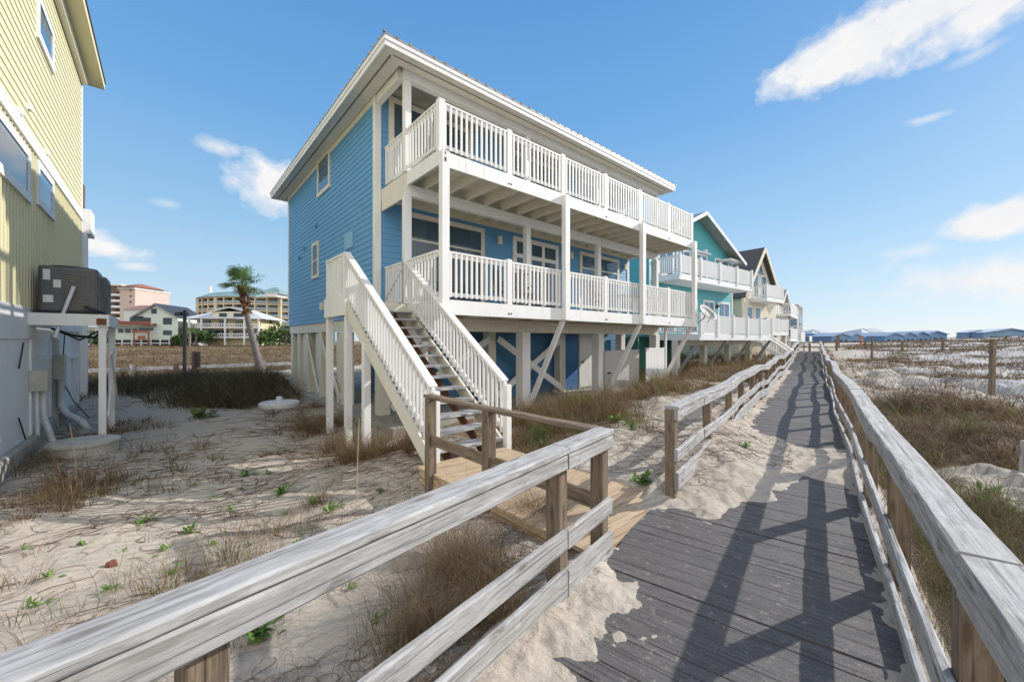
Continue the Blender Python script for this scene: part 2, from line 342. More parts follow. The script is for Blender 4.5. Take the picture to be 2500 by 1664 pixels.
# ground sheet: one polar sheet, finest where the view needs it
th = np.concatenate([np.linspace(-62, 62, 520), np.linspace(62, 298, 90)[1:-1]]); th = np.radians(th)
rr_ = np.concatenate([[.02], np.exp(np.linspace(math.log(.45), math.log(30), 520)), np.exp(np.linspace(math.log(30), math.log(4000), 130))[1:]])
T_, R_ = np.meshgrid(th, rr_); gx = (R_ * np.sin(T_)).ravel(); gy = (R_ * np.cos(T_)).ravel()
gz = HF(gx, gy); nt_ = len(th); nr = len(rr_)
ii, jj = np.meshgrid(np.arange(nr - 1), np.arange(nt_), indexing='ij'); j2 = (jj + 1) % nt_
q = np.stack([ii * nt_ + jj, (ii + 1) * nt_ + jj, (ii + 1) * nt_ + j2, ii * nt_ + j2], -1).reshape(-1, 4)[:, ::-1]
def sandmat():
    m, nt, b = newmat('beach_sand'); p = geo_pos(nt)
    at_ = nn(nt, 'ShaderNodeAttribute', attribute_name='litter'); lit = at_.outputs['Fac']
    at2 = nn(nt, 'ShaderNodeAttribute', attribute_name='pale'); pale = at2.outputs['Fac']
    sand = mix(nt, pale, (.54, .475, .395), (.60, .58, .555))
    sand = mix(nt, ramp(nt, noise(nt, p, .7, 6, .6), [(.4, 0.0), (.65, .45)]), sand, (.43, .36, .285))
    sand = mix(nt, ramp(nt, noise(nt, p, 160, 2, .5), [(.35, .35), (.6, 0.0)]), sand, (.30, .24, .18))
    br = noise(nt, p, 9, 7, .72); lt = mix(nt, ramp(nt, noise(nt, p, 30, 4, .7), [(.35, 0.0), (.65, 1.0)]), (.14, .10, .06), (.30, .22, .13))
    ma = nn(nt, 'ShaderNodeMath', operation='MULTIPLY_ADD'); nt.links.new(lit, ma.inputs[0]); ma.inputs[1].default_value = .62
    sb = nn(nt, 'ShaderNodeMath', operation='MULTIPLY_ADD'); nt.links.new(br, sb.inputs[0]); sb.inputs[1].default_value = 1.0; sb.inputs[2].default_value = -.72
    nt.links.new(sb.outputs[0], ma.inputs[2])
    c = mix(nt, ramp(nt, ma.outputs[0], [(.0, 0.0), (.22, .9)]), sand, lt)
    nt.links.new(c, b.inputs['Base Color']); b.inputs['Roughness'].default_value = .95; b.inputs['Specular IOR Level'].default_value = .15
    w = nn(nt, 'ShaderNodeTexWave'); w.inputs['Scale'].default_value = 2.6; w.inputs['Distortion'].default_value = 5; w.inputs['Detail'].default_value = 3; w.inputs['Detail Scale'].default_value = 1.2
    rot = nn(nt, 'ShaderNodeMapping'); rot.inputs['Rotation'].default_value = (0, 0, R(68)); nt.links.new(p, rot.inputs[0]); nt.links.new(rot.outputs[0], w.inputs[0])
    a1 = nn(nt, 'ShaderNodeMath', operation='MULTIPLY_ADD'); nt.links.new(w.outputs[1], a1.inputs[0]); a1.inputs[1].default_value = .5
    vo = nn(nt, 'ShaderNodeTexVoronoi', feature='SMOOTH_F1'); vo.inputs['Scale'].default_value = 4.2; nt.links.new(p, vo.inputs['Vector']); fp = nn(nt, 'ShaderNodeMath', operation='MULTIPLY_ADD'); nt.links.new(ramp(nt, vo.outputs['Distance'], [(.08, 0.0), (.38, 1.0)]), fp.inputs[0]); fp.inputs[1].default_value = .55; nt.links.new(noise(nt, p, 11, 7, .68), fp.inputs[2]); nt.links.new(fp.outputs[0], a1.inputs[2]); bump(nt, b, a1.outputs[0], .75, .045); return m
ground = np_mesh('ground', np.stack([gx, gy, gz], -1), [q], sandmat())
ground.data.polygons.foreach_set('use_smooth', [True] * len(ground.data.polygons))
a = ground.data.attributes.new('litter', 'FLOAT', 'POINT'); a.data.foreach_set('value', cover(gx, gy).astype(np.float32))
_d, _n = dn_of(gx, gy); a = ground.data.attributes.new('pale', 'FLOAT', 'POINT'); a.data.foreach_set('value', (sm(_n, 1, 6) * .95).astype(np.float32))
tag(ground, 'pale beach sand with low dunes spreading under and around the houses', 'sand', kind='structure')
mb = MB(); mb.face([(100, -3000, -1.6), (4500, -3000, -1.6), (4500, 4500, -1.6), (100, 4500, -1.6)][::1])
tag(mb.build('sea', glassmat('sea_water', (.10, .22, .28), .2, .5)), 'strip of pale sea on the far horizon', 'sea', kind='structure')
# road, kerb and house slab
def strip(name, pts, z0, z1, m, label, cat):
    b = MB(); n = len(pts); b.face([(p.x, p.y, z1) for p in pts])
    for i in range(n):
        p, q_ = pts[i], pts[(i + 1) % n]; b.face([(p.x, p.y, z0), (q_.x, q_.y, z0), (q_.x, q_.y, z1), (p.x, p.y, z1)])
    return tag(b.build(name, m), label, cat, kind='structure')
strip('road', [hus(-90, 17.2), hus(40, 17.2), hus(40, 20.8), hus(-90, 20.8)], -.8, -.43, ASPH, 'narrow grey asphalt road behind the beach houses', 'road')
strip('kerb', [hus(-90, 20.81), hus(40, 20.81), hus(40, 21.3), hus(-90, 21.3)], -.8, -.26, CONC, 'pale concrete kerb along the far side of the road', 'kerb')
strip('concrete_slab', [hus(-.45, 1.15), hus(11.3, 1.15), hus(11.3, 13.2), hus(-.45, 13.2)], -.7, -.22, CONC, 'concrete slab under the raised blue house', 'slab')
# ------------------------------------------------------------------ boardwalk
mb = MB(); d = -4.0; k = 0
while d < 51:
    z = float(deck_z(np.array(d))); t = random.gauss(0, .0022); w = .139
    j = random.gauss(0, .008)
    mb.beam(bdn(d, -1.30 + j, z - .018 + t + random.gauss(0, .0015)), bdn(d, .47 + j, z - .018 + t + random.gauss(0, .0015)), w - .006, .036)
    d += w + .001
for n in (-1.2, -.4, .38):
    mb.beam(bdn(-4, n, -.12), bdn(24, n, -.12), .04, .16); mb.beam(bdn(24, n, -.12), bdn(51, n, .48), .04, .16)
bw = mb.build('boardwalk', DECKW); dm_ = DECKW.node_tree; b_ = dm_.nodes['Principled BSDF']; lk = b_.inputs['Base Color'].links[0].from_socket; gp = geo_pos(dm_); c_ = mix(dm_, ramp(dm_, noise(dm_, gp, 14, 8, .75), [(.57, 0.0), (.70, .75)]), lk, (.42, .36, .30)); c_ = mix(dm_, ramp(dm_, noise(dm_, gp, 120, 2, .6), [(.62, 0.0), (.72, .6)]), c_, (.45, .40, .34)); dm_.links.new(c_, b_.inputs['Base Color'])
tag(bw, 'long dark grey plank boardwalk running through the dunes', 'boardwalk', kind='structure')
mb = MB(); s_ = -2.15
def u_end(s): return min(-.10, (-1.312 - hus(0, s).dot(BN)) / HU.dot(BN))
while s_ > -6.2:   # pale spur, boards run across it, sawn off along the boardwalk edge
    a_, b_ = s_, s_ - .133; jz = random.gauss(0, .002); ea_, eb_ = u_end(a_), u_end(b_); ou = random.random() * 40
    if min(ea_, eb_) > -1.58:
        tp = [hus(-1.60, a_, jz), hus(-1.60, b_, jz), hus(eb_, b_, jz), hus(ea_, a_, jz)]; bt = [p - Z_ * .036 for p in tp] if False else [p - V((0, 0, .036)) for p in tp]
        mb.face(tp, [(ou, ou), (ou, ou + .13), (ou + eb_ + 1.6, ou + .13), (ou + ea_ + 1.6, ou)])
        for k in range(4): mb.face([tp[k], bt[k], bt[(k + 1) % 4], tp[(k + 1) % 4]])
    s_ -= .139
mb.beam(hus(-1.58, -2.2, -.12), hus(-1.58, -4.6, -.12), .04, .16)
sp = mb.build('access_walk', NEWW); tag(sp, 'short spur of new yellow boards from the boardwalk to the stairs', 'boardwalk', kind='structure')
# ------------------------------------------------------------------ timber fences along the boardwalk
def fence(name, label, n_out, side, d0, d1, posts, zmid, kick, bend=None, capw=.145, joints=(), wob=.012):
    """side=+1: walkway lies at larger n. n_out = outer edge of the cap."""
    rt = empty(name, bdn((d0 + d1) / 2, n_out, 0), 0, label, 'fence'); off = -rt.location
    def q(d, n, z): return bdn(d, n, z) + off
    def zz(d): return float(deck_z(np.array(d)))
    def lat(d): return (bend(d) if bend else 0)
    ds = sorted(set([d0, d1] + [d0 + (d1 - d0) * i / max(1, int((d1 - d0) / .9)) for i in range(max(1, int((d1 - d0) / .9)) + 1)]))
    wv = {x: (random.gauss(0, wob) if d0 < x < d1 else 0, random.gauss(0, wob * (1.3 + min(3, .12 * x))) if d0 < x < d1 else 0) for x in ds}
    segs = [d0] + [j for j in joints if d0 < j < d1] + [d1]
    def at_d(d, n, z):
        k_ = min(.055, .002 + .0026 * max(0, d)) * (1 if d1 > 9 else .3) * min(1, (d - d0) / 3 + .15); a = k_ * .55 * (math.sin(d * .83 + n_out * 3) + .6 * math.sin(d * 1.9 + 1 + n_out)); b_ = k_ * (math.sin(d * .71 + n_out * 5) + .5 * math.sin(d * 1.7 + n_out)); return q(d, n + lat(d) + a, zz(d) + z + b_ - (.014 if side > 0 and d1 < 4 else 0))
    for a_, b_ in zip(segs, segs[1:]):
        dd = [a_ + .003] + [x for x in ds if a_ + .05 < x < b_ - .05] + [b_ - .003]; tz = random.gauss(0, .003)
        m1 = MB(); m1.loft([at_d(x, n_out + side * capw / 2, 1.0 + tz) for x in dd], capw, .042, .12 if d1 < 9 or a_ < 9 else .5, .0035); m1.build('top_rail', GREYW if side > 0 and d1 < 4 or side < 0 else WHITEW, rt)
        m2 = MB(); m2.loft([at_d(x, n_out + side * (capw - .026), .954 + tz) for x in dd], .038, .102, .12 if d1 < 9 or a_ < 9 else .5, .003); m2.build('side_rail', GREYW if side > 0 and d1 < 4 or side < 0 else WHITEW, rt)
        m3 = MB(); m3.loft([at_d(x, n_out + side * (capw - .026), zmid + tz) for x in dd], .038, .13, .2 if a_ < 9 else .5, .004); m3.build('middle_rail', GREYW if side > 0 and d1 < 4 else WHITEW, rt)
        if kick:
            m4 = MB(); m4.loft([at_d(x, n_out + side * (capw - .026), kick + tz) for x in dd], .038, .19, .2 if a_ < 9 else .5, .004); m4.build('kick_board', WHITEW if d1 > 6 else GREYW, rt)
    for p in posts:
        m5 = MB(); zt = zz(p) + .955; c = at_d(p, n_out + side * .05, 0); w = .105
        g = hz((c - off).x, (c - off).y) - .3
        tilt = random.gauss(0, .012)
        m5.beam(V((c.x + tilt, c.y, g)), V((c.x, c.y, min(zt, 9))), w, w, tuple(BD)); m5.build('post', BROWNW, rt, bevel=.006)
    return rt
fence('boardwalk_fence', 'grey weathered fence along the near left side of the boardwalk', -1.395, 1, -1.6, 2.97, (-1.55, .37, 2.27, 2.91), .46, .205, lambda d: -.03 * max(0, 2.97 - d) / 2, joints=(2.28,))
fence('boardwalk_fence', 'bleached wavy fence on the left of the boardwalk beyond the sand gap', -1.267, 1, 4.34, 49.0, [4.4 + 1.75 * i for i in range(26)], .55, .31, None, joints=(5.6, 8.9, 12.4, 15.9, 19.4, 22.9, 26.4, 30, 34, 38, 42, 46), wob=.016)
fence('boardwalk_fence', 'long grey fence along the seaward right side of the boardwalk', .515, -1, -1.6, 48.6, [-1.4, .42] + [2.14 + 1.66 * i for i in range(28)], .47, .12, None, joints=(1.92, 4.4, 7.2, 10.4, 13.8, 17.2, 20.6, 24, 28, 32, 36, 40, 44), wob=.015)
# rail of the spur
p0 = V((-1.05, 5.07, 0)); p1 = V((.70, 3.17, 0))
rt = empty('spur_fence', (p0 + p1) / 2, 0, 'low brown weathered fence on the left of the yellow wooden spur', 'fence'); o_ = -rt.location
m = MB(); m.loft([p0 + o_ + V((-.04, .05, 1.0)), p0.lerp(p1, .4) + o_ + V((0, 0, .985)), p1 + o_ + V((0, 0, .992))], .13, .045, .15, .005, .014); m.build('top_rail', BROWNW, rt)
m = MB(); m.loft([p0 + o_ + V((0, 0, .50)), p1 + o_ + V((0, 0, .46))], .04, .13, .2, .004); m.build('middle_rail', BROWNW, rt)
for t in (.01, .46):
    c = p0.lerp(p1, t) + o_; m = MB(); m.beam(V((c.x, c.y, -.5)), V((c.x, c.y, .954)), .11, .11, tuple(HU)); m.build('post', BROWNW, rt, bevel=.006)
# ------------------------------------------------------------------ shared house pieces
X, Yv, Z = V((1, 0, 0)), V((0, 1, 0)), V((0, 0, 1))
def siding(mb, o, dx, nrm, L, z0, z1, expo=.15, rng_x=None):
    o = V(o); dx = V(dx); nrm = V(nrm); z = z0; flip = dx.cross(Z).dot(nrm) < 0
    while z < z1 - 1e-4:
        zt = min(z + expo, z1); a0, a1, b0, b1 = 0, L, 0, L
        if rng_x: (a0, a1), (b0, b1) = rng_x(z), rng_x(zt)
        if a1 - a0 > .02:
            p = [o + dx * a0 + Z * z + nrm * .016, o + dx * a1 + Z * z + nrm * .016, o + dx * b1 + Z * zt + nrm * .003, o + dx * b0 + Z * zt + nrm * .003]
            l = [o + dx * a0 + Z * z + nrm * .002, o + dx * a1 + Z * z + nrm * .002, p[1], p[0]]
            if flip: p = p[::-1]; l = l[::-1]
            mb.face(l); xs = [a0]; nx = a0 + random.uniform(.5, 3.4)
            while nx < a1 - .3 and not rng_x: xs.append(nx); nx += random.choice((2.4, 3.6, 3.6))
            xs.append(a1); pr = [o + dx * 0 + Z * z + nrm * .016, o + Z * zt + nrm * .003]
            for i_ in range(len(xs) - 1):
                e0 = xs[i_] + (.003 if i_ else 0); e1 = xs[i_ + 1]
                pp = [pr[0] + dx * e0, pr[0] + dx * e1, pr[1] + dx * (e1 if not rng_x else b1), pr[1] + dx * (e0 if not rng_x else b0)]
                if flip: pp = pp[::-1]
                mb.face(pp)
        z = zt
PANE = None
def pane_mat():
    m, nt, b = newmat('clear_pane'); b.inputs['Roughness'].default_value = .02; b.inputs['Base Color'].default_value = (.10, .16, .21, 1); b.inputs['Specular IOR Level'].default_value = .9
    t = nn(nt, 'ShaderNodeBsdfTransparent'); t.inputs[0].default_value = (.75, .82, .85, 1); ms = nn(nt, 'ShaderNodeMixShader'); ms.inputs[0].default_value = .5
    bump(nt, b, noise(nt, obj_co(nt), 1.3, 2), .05, .02)
    nt.links.new(t.outputs[0], ms.inputs[1]); nt.links.new(b.outputs[0], ms.inputs[2]); nt.links.new(ms.outputs[0], nt.nodes['Material Output'].inputs[0]); return m
PANE = pane_mat(); CURT = paint('curtain_cloth', (.62, .60, .55), amt=.1, bmp=.0); ROOM_SHADE = plain('painted_dim_interior', (.05, .055, .06), .9, .5, 2)
def window(parent, o, dx, nrm, w, h, fr=.09, cols=1, rows=(), glass=None, frame=None, name='window', proud=.045, cm=.05):
    """o: lower corner on the wall; casing proud of the wall, sash and glass inside it"""
    m = MB(); g = MB(); A = (o, dx, nrm, Z)
    m.ob(*A, (0, w), (-.02, proud), (h - fr, h)); m.ob(*A, (0, w), (-.02, proud + .012), (0, fr))
    m.ob(*A, (0, fr), (-.02, proud), (fr, h - fr)); m.ob(*A, (w - fr, w), (-.02, proud), (fr, h - fr))
    for c in range(1, cols):
        x = fr + (w - 2 * fr) * c / cols; m.ob(*A, (x - cm / 2, x + cm / 2), (-.02, proud - .004), (fr, h - fr))
    for r in rows: m.ob(*A, (fr, w - fr), (-.02, proud - .007), (h * r - cm / 2, h * r + cm / 2))
    wo = m.build(name, frame or WHITE, parent)
    g.ob(*A, (fr - .01, w - fr + .01), (proud - .019, proud - .016), (fr - .01, h - fr + .01)); g.build('pane', PANE if glass is GLASS else glass or GLASS, wo)
    if glass is GLASS:
        r_ = MB(); r_.face([o + dx * (fr * .5) + nrm * .0175 + Z * (fr * .5), o + dx * (w - fr * .5) + nrm * .0175 + Z * (fr * .5), o + dx * (w - fr * .5) + nrm * .0175 + Z * (h - fr * .5), o + dx * (fr * .5) + nrm * .0175 + Z * (h - fr * .5)]); r_.build('interior_shade', ROOM_SHADE, wo); q_ = MB()  # flat dark sheet behind the pane, interior shade put into its colour
        for x0, x1 in ((fr, w * random.uniform(.2, .34)), (w * random.uniform(.72, .84), w - fr)):
            n_ = max(2, int((x1 - x0) / .06))
            for i_ in range(n_): a0 = x0 + (x1 - x0) * i_ / n_; a1 = x0 + (x1 - x0) * (i_ + 1) / n_; e0, e1 = (.0205, .0255) if i_ % 2 else (.0255, .0205); q_.face([o + dx * a0 + nrm * e0 + Z * fr, o + dx * a1 + nrm * e1 + Z * fr, o + dx * a1 + nrm * e1 + Z * (h - fr), o + dx * a0 + nrm * e0 + Z * (h - fr)])
        q_.build('curtain', CURT, wo)
    return wo
def railpanel(parent, a, b, h=.95, gap=.135, bw=.045, m=None, cap=.10, bot=.09, name='railing_panel', mats=None):
    a = V(a); b = V(b); dd = b - a; Lh = math.hypot(dd.x, dd.y); fd = V((dd.x, dd.y, 0)) / Lh; sl = dd.z / Lh
    sd = fd.cross(Z); dir_ = V((fd.x, fd.y, sl)).normalized(); q_ = MB()
    q_.beam(a + Z * (h - .02), b + Z * (h - .02), cap, .04); q_.beam(a + Z * (h - .085), b + Z * (h - .085), .04, .085)
    q_.beam(a + Z * (bot + .03), b + Z * (bot + .03), .04, .075)
    n = max(2, int(round(Lh / gap))); 
    for i in range(n):
        t = (i + .5) / n * Lh; p = a + fd * t + Z * (sl * t); off = sd * .034; jz = random.gauss(0, .004)
        q_.ob(p + off, fd, sd, Z, (-bw / 2, bw / 2), (-.016, .016), (bot - .03 + jz, h - .045))
    return q_.build(name, m or WHITE, parent)
def part(parent, name, m, *boxes, bevel=0):
    q_ = MB()
    for b in boxes: q_.bx(*b)
    return q_.build(name, m, parent, bevel=bevel)
def bpart(parent, name, m, p0, p1, w, h, up=(0, 0, 1)):
    q_ = MB(); q_.beam(p0, p1, w, h, up); return q_.build(name, m, parent)
# ------------------------------------------------------------------ the blue house
BH = empty('blue_house', HO, HA, 'big blue two storey beach house on white pilings with long white balconies', 'house')
D1, D2 = 2.49, 5.48; LEN = 11.1; WF = 2.7; WB = 12.0; U0, U1 = -.2, 10.95
m = MB(); siding(m, (U0, WB, 0), -Yv, -X, WB - WF, 2.3, 7.78); siding(m, (U1, WF, 0), Yv, X, WB - WF, 2.3, 7.78); siding(m, (U0, WF, 0), X, -Yv, U1 - U0, 2.3, 8.15)
siding(m, (U1, WB, 0), -X, Yv, U1 - U0, 2.3, 7.78); m.bx(U0 + .01, U1 - .01, WF + .01, WB - .01, 2.3, 2.36); m.build('wall', BLUE, BH)
part(BH, 'corner_trim', WHITE, (U0 - .03, U0 + .12, WF - .035, WF + .0, 2.3, 7.78), (U0 - .032, U0 - .0, WF + .0, WF + .12, 2.3, 7.78))
part(BH, 'corner_trim', WHITE, (U1 - .12, U1 + .03, WF - .035, WF, 2.3, 7.78)); part(BH, 'corner_trim', WHITE, (U0 - .032, U0, WB - .12, WB + .02, 2.3, 7.78))
part(BH, 'frieze_board', CREAM, (U0 - .028, U0 - .0, WF + .121, WB - .121, 7.62, 7.775))
# hip roof
ea = (-.8, 11.42, .8, 12.55); zt = 7.96; rise = 1.75; hw = 5.87; m = MB()
x0, x1, y0, y1 = ea; cxm = (x0 + x1) / 2; ym = (y0 + y1) / 2; rr0 = min(x1 - x0, y1 - y0) / 2
A, B, C_, D_ = (x0, y0, zt), (x1, y0, zt), (x1, y1, zt), (x0, y1, zt); P1 = (cxm - .2, ym, zt + rise); P2 = (cxm + .2, ym, zt + rise)
m.face([A, B, P2, P1]); m.face([C_, D_, P1, P2]); m.face([D_, A, P1]); m.face([B, C_, P2])
m.face([(x0, y0, zt - .03), (x0, y1, zt - .03), (x1, y1, zt - .03), (x1, y0, zt - .03)])
for (p, q_, nx) in ((A, B, 0), (B, C_, 1), (C_, D_, 2), (D_, A, 3)): m.face([(p[0], p[1], zt - .03), (q_[0], q_[1], zt - .03), q_, p])
n = 42
for i in range(n + 1):
    t = i / n; reach = min(t, 1 - t) * 2
    xa = x0 + (x1 - x0) * t; m.beam((xa, y0 - .015, zt + .012), (xa, y0 + (ym - y0) * reach + .02, zt + rise * reach + .012), .045, .035)
    ya = y0 + (y1 - y0) * t; m.beam((x0 - .015, ya, zt + .012), (x0 + (cxm - x0) * reach + .02, ya, zt + rise * reach + .012), .045, .035)
    m.beam((x1 + .015, ya, zt + .012), (x1 - (x1 - cxm) * reach - .02, ya, zt + rise * reach + .012), .045, .035)
roof = m.build('roof', ROOFM, BH)
part(roof, 'fascia', WHITE, (x0 + .03, x1 - .03, y0 + .03, y0 + .06, 7.73, 7.925), (x0 + .03, x0 + .06, y0 + .061, y1 - .061, 7.73, 7.925), (x0 + .03, x1 - .03, y1 - .06, y1 - .03, 7.73, 7.925), (x1 - .06, x1 - .03, y0 + .061, y1 - .061, 7.73, 7.925))
part(roof, 'fascia_trim', WHITE2, (x0 + .015, x1 - .015, y0 + .01, y0 + .029, 7.84, 7.928), (x0 + .01, x0 + .029, y0 + .03, y1 - .03, 7.84, 7.928))
SB = 1.42
part(roof, 'soffit', SOFFIT, (x0 + .061, x1 - .061, y0 + .061, SB - .11, 7.78, 7.81), (x0 + .061, U0 - .033, SB - .109, y1 - .061, 7.78, 7.81), (U1 + .035, x1 - .061, SB - .109, y1 - .061, 7.78, 7.81))
part(roof, 'soffit_vent', plain('vent_strip', (.30, .26, .20), .8, .5, 30), (x0 + .33, x1 - .33, y0 + .27, y0 + .30, 7.772, 7.779), (x0 + .26, x0 + .30, y0 + .32, y1 - .3, 7.772, 7.779))
part(roof, 'porch_ceiling', SOFFIT, (U0, U1, SB + .07, WF - .037, 8.0, 8.04))
part(BH, 'porch_beam', WHITE, (-.09, LEN - .05, SB - .1, SB + .06, 7.58, 8.0)); part(BH, 'porch_beam', WHITE, (-.2, -.06, SB + .061, WF - .04, 7.58, 8.0)); part(BH, 'porch_beam', WHITE, (U1 - .1, U1 + .03, SB + .061, WF - .04, 7.58, 8.0))
colu = (0, 3.75, 7.1, 10.95)
for u in colu: part(BH, 'porch_column', WHITE, (u - .075, u + .075, SB - .075, SB + .075, D2 + .04, 7.58), bevel=.005)
for u in colu: part(BH, 'porch_column', WHITE, (u - .08, u + .08, SB - .08, SB + .08, D1 + .04, 4.98), bevel=.005)
# decks
m = MB(); s_ = .02
for zz_ in (D1, D2):
    s_ = .03
    while s_ < WF - .06: m.bx(.03, LEN - .03, s_, s_ + .134, zz_, zz_ + .035); s_ += .139
m.build('deck_floor', CREAM, BH)
for zz_ in (D1, D2):
    part(BH, 'deck_rim', WHITE, (-.02, LEN + .02, -.04, 0, zz_ - .27, zz_ + .032)); part(BH, 'deck_rim', WHITE, (-.02, .02, .001, WF - .04, zz_ - .27, zz_ + .03)); part(BH, 'deck_rim', WHITE, (LEN - .02, LEN + .02, .001, WF - .04, zz_ - .27, zz_ + .03))
part(BH, 'deck_rim', CREAM, (-.065, -.021, SB - .05, WF - .04, D2 - .55, D2 - .02))
for i in range(19):
    u = .45 + i * .58
    if u < LEN - .2: part(BH, 'joist', CREAM, (u - .02, u + .02, .002, WF - .04, D2 - .25, D2 - .002))
for i in range(10):
    u = .5 + i * 1.13; part(BH, 'joist', CREAM, (u - .02, u + .02, .002, WF - .04, D1 - .25, D1 - .002))
part(BH, 'deck_beam', WHITE, (-.06, LEN - .1, SB - .07, SB + .07, 4.98, D2 - .252)); part(BH, 'deck_beam', CREAM, (.02, LEN - .1, SB - .09, SB + .09, 1.93, D1 - .252))
part(BH, 'ledger_board', CREAM, (U0 + .13, U1 - .13, WF - .06, WF - .02, D2 - .29, D2 - .002))
part(BH, 'wall_skirt_beam', CREAM, (U0 + .02, U0 + .16, WF + .1, WB - .1, 1.98, 2.298)); part(BH, 'wall_skirt_beam', CREAM, (U0 + .17, U1 - .1, 2.82, 2.98, 1.95, 2.298))
m = MB(); m.bx(U0 + .2, U1 - .15, 3.0, WB - .2, 2.26, 2.295); m.build('floor_underside', CREAM, BH)
BAY = LEN / 6
for k in range(7):
    u = min(max(k * BAY, .05), LEN - .05)
    for zz_ in (D1, D2):
        full = k % 2 == 0
        if full and zz_ == D1: continue
        part(BH, 'railing_post', WHITE, (u - .07, u + .07, -.035, .095, zz_ + .033, zz_ + 1.075), bevel=.004)
    if k % 2 == 0: part(BH, 'deck_post', WHITE, (u - .085, u + .085, -.18, -.042, D1 - .27 if k else D1 - .27, D2 - .02), bevel=.005)
for zz_ in (D1, D2):
    for k in range(6): railpanel(BH, (k * BAY + .07, -.005 + .03, zz_ + .03), ((k + 1) * BAY - .07, .025, zz_ + .03), 1.0)
    for (a_, b_) in ((.08, SB - .09), (SB + .09, WF - .1)):
        if not (zz_ == D1 and a_ > 1): railpanel(BH, (.03, b_, zz_ + .03), (.03, a_, zz_ + .03), 1.0)
        railpanel(BH, (LEN - .03, a_, zz_ + .03), (LEN - .03, b_, zz_ + .03), 1.0)
gt = railpanel(BH, (.03, WF - .1, D1 + .03), (.03, SB + .09, D1 + .03), 1.0, name='gate')
bpart(gt, 'diagonal_brace', CREAM, (-.01, WF - .15, D1 + .2), (-.01, SB + .14, D1 + .9), .05, .025)
for u in (1.85, 3.7, 5.55, 7.4, 9.25):
    for zz_ in (D1, D2):
        q_ = MB()
        for e in (-.035, .035): q_.bx(u + e - .013, u + e + .013, -.052, -.04, zz_ - .2, zz_ - .165)
        q_.build('bolt', BLACKM, BH)
q_ = MB(); q_.bx(.02, .06, -.187, -.181, D2 - .24, D2 - .16); q_.bx(.03, .05, -.187, -.181, D2 - .1, D2 - .05); q_.build('rust_plate', RUST, BH)
# windows and doors of the blue house
window(BH, V((.55, WF - .01, D1 + .06)), X, -Yv, 2.6, 2.52, .13, 2, (.72,), GLASS, CREAM, 'sliding_door')
dr = window(BH, V((4.3, WF - .01, D1 + .06)), X, -Yv, 2.15, 2.52, .15, 3, (.76,), GLASS, WHITE, 'french_door', cm=.13)
window(BH, V((7.65, WF - .01, D1 + .06)), X, -Yv, 2.55, 2.52, .13, 2, (.76,), GLASS2, CREAM, 'sliding_door')
window(BH, V((.12, WF - .01, D2 + .06)), X, -Yv, 2.5, 2.36, .14, 2, (), GLASS, CREAM, 'sliding_door')
window(BH, V((4.2, WF - .01, D2 + .06)), X, -Yv, 2.2, 2.3, .14, 2, (), GLASS, CREAM, 'sliding_door'); window(BH, V((7.7, WF - .01, D2 + .06)), X, -Yv, 2.4, 2.3, .14, 2, (), GLASS, CREAM, 'sliding_door')
window(BH, V((U0, WF + 4.95, 6.55)), -Yv, -X, 1.35, 1.25, .12, 1, (), GLASS2, CREAM); window(BH, V((U0, WF + 5.62, 3.85)), -Yv, -X, .78, 1.25, .11, 1, (.5,), GLASS, CREAM)
for y, z in ((WF + 5.0, 5.6), (WF + 6.6, 5.1), (WF + 7.3, 4.85)): part(BH, 'vent_hood', BLUE, (U0 - .09, U0 - .01, y, y + .16, z, z + .1))
part(BH, 'vent_hood', CREAM, (U0 - .1, U0 - .01, WF + 4.3, WF + 4.45, 2.7, 2.95)); part(BH, 'meter_panel', plain('pale_blue_panel', (.25, .5, .68)), (U0 - .04, U0 - .01, WF + 1.55, WF + 2.2, 4.3, 4.75))
for u in (3.72, 7.12, 10.6): 
    l_ = part(BH, 'wall_lamp', CREAM, (u - .06, u + .06, WF - .13, WF - .01, 4.7, 4.95), bevel=.01); part(l_, 'bracket', GREYM, (u - .1, u - .061, WF - .06, WF - .01, 4.78, 4.86))
# pilings, braces and ground-floor enclosure
pil = [(u, SB) for u in (.15, 3.6, 7.1, 10.85)] + [(u, 3.0) for u in (.1, 3.6, 6.9, 10.8)] + [(-.02, s) for s in (5.3, 7.6, 9.3, 10.5, 11.6)] + [(u, 11.6) for u in (3.6, 7.1, 10.8)] + [(u, 7.6) for u in (3.6, 7.1, 10.8)]
for u, s in pil: part(BH, 'piling', CREAM if s != SB else WHITE, (u - .15, u + .15, s - .15, s + .15, -.5, 1.96 if s > 2.9 else 1.93), bevel=.008)
for s in (5.3, 7.6, 9.3): part(BH, 'piling_panel', CREAM, (-.1, -.02, s + .151, s + .75, -.3, 1.96))
for u in (3.7, 7.4, LEN - .06): bpart(BH, 'knee_brace', WHITE, (u, -.02, D1 - .24), (u, SB + (-.19), -.12), .13, .09, (1, 0, 0))
for (a_, b_) in ((.25, 3.45), (3.75, 6.75)):
    bpart(BH, 'cross_brace', WHITE, (a_, 2.78, -.05), (b_, 2.78, 1.75), .04, .2); bpart(BH, 'cross_brace', WHITE, (a_, 2.735, 1.75), (b_, 2.735, -.05), .04, .2)
for (a_, b_, y) in ((5.45, 7.45, -.02), (7.75, 9.15, -.02)): bpart(BH, 'cross_brace', CREAM, (-.19, a_, -.1), (-.19, b_, 1.8), .04, .16)
m = MB(); siding(m, (1.5, 3.3, 0), X, -Yv, 9.35, -.2, 2.25, .16); siding(m, (1.5, 8.0, 0), -Yv, -X, 4.7, -.2, 2.25, .16); m.build('ground_floor_wall', BLUE2, BH)
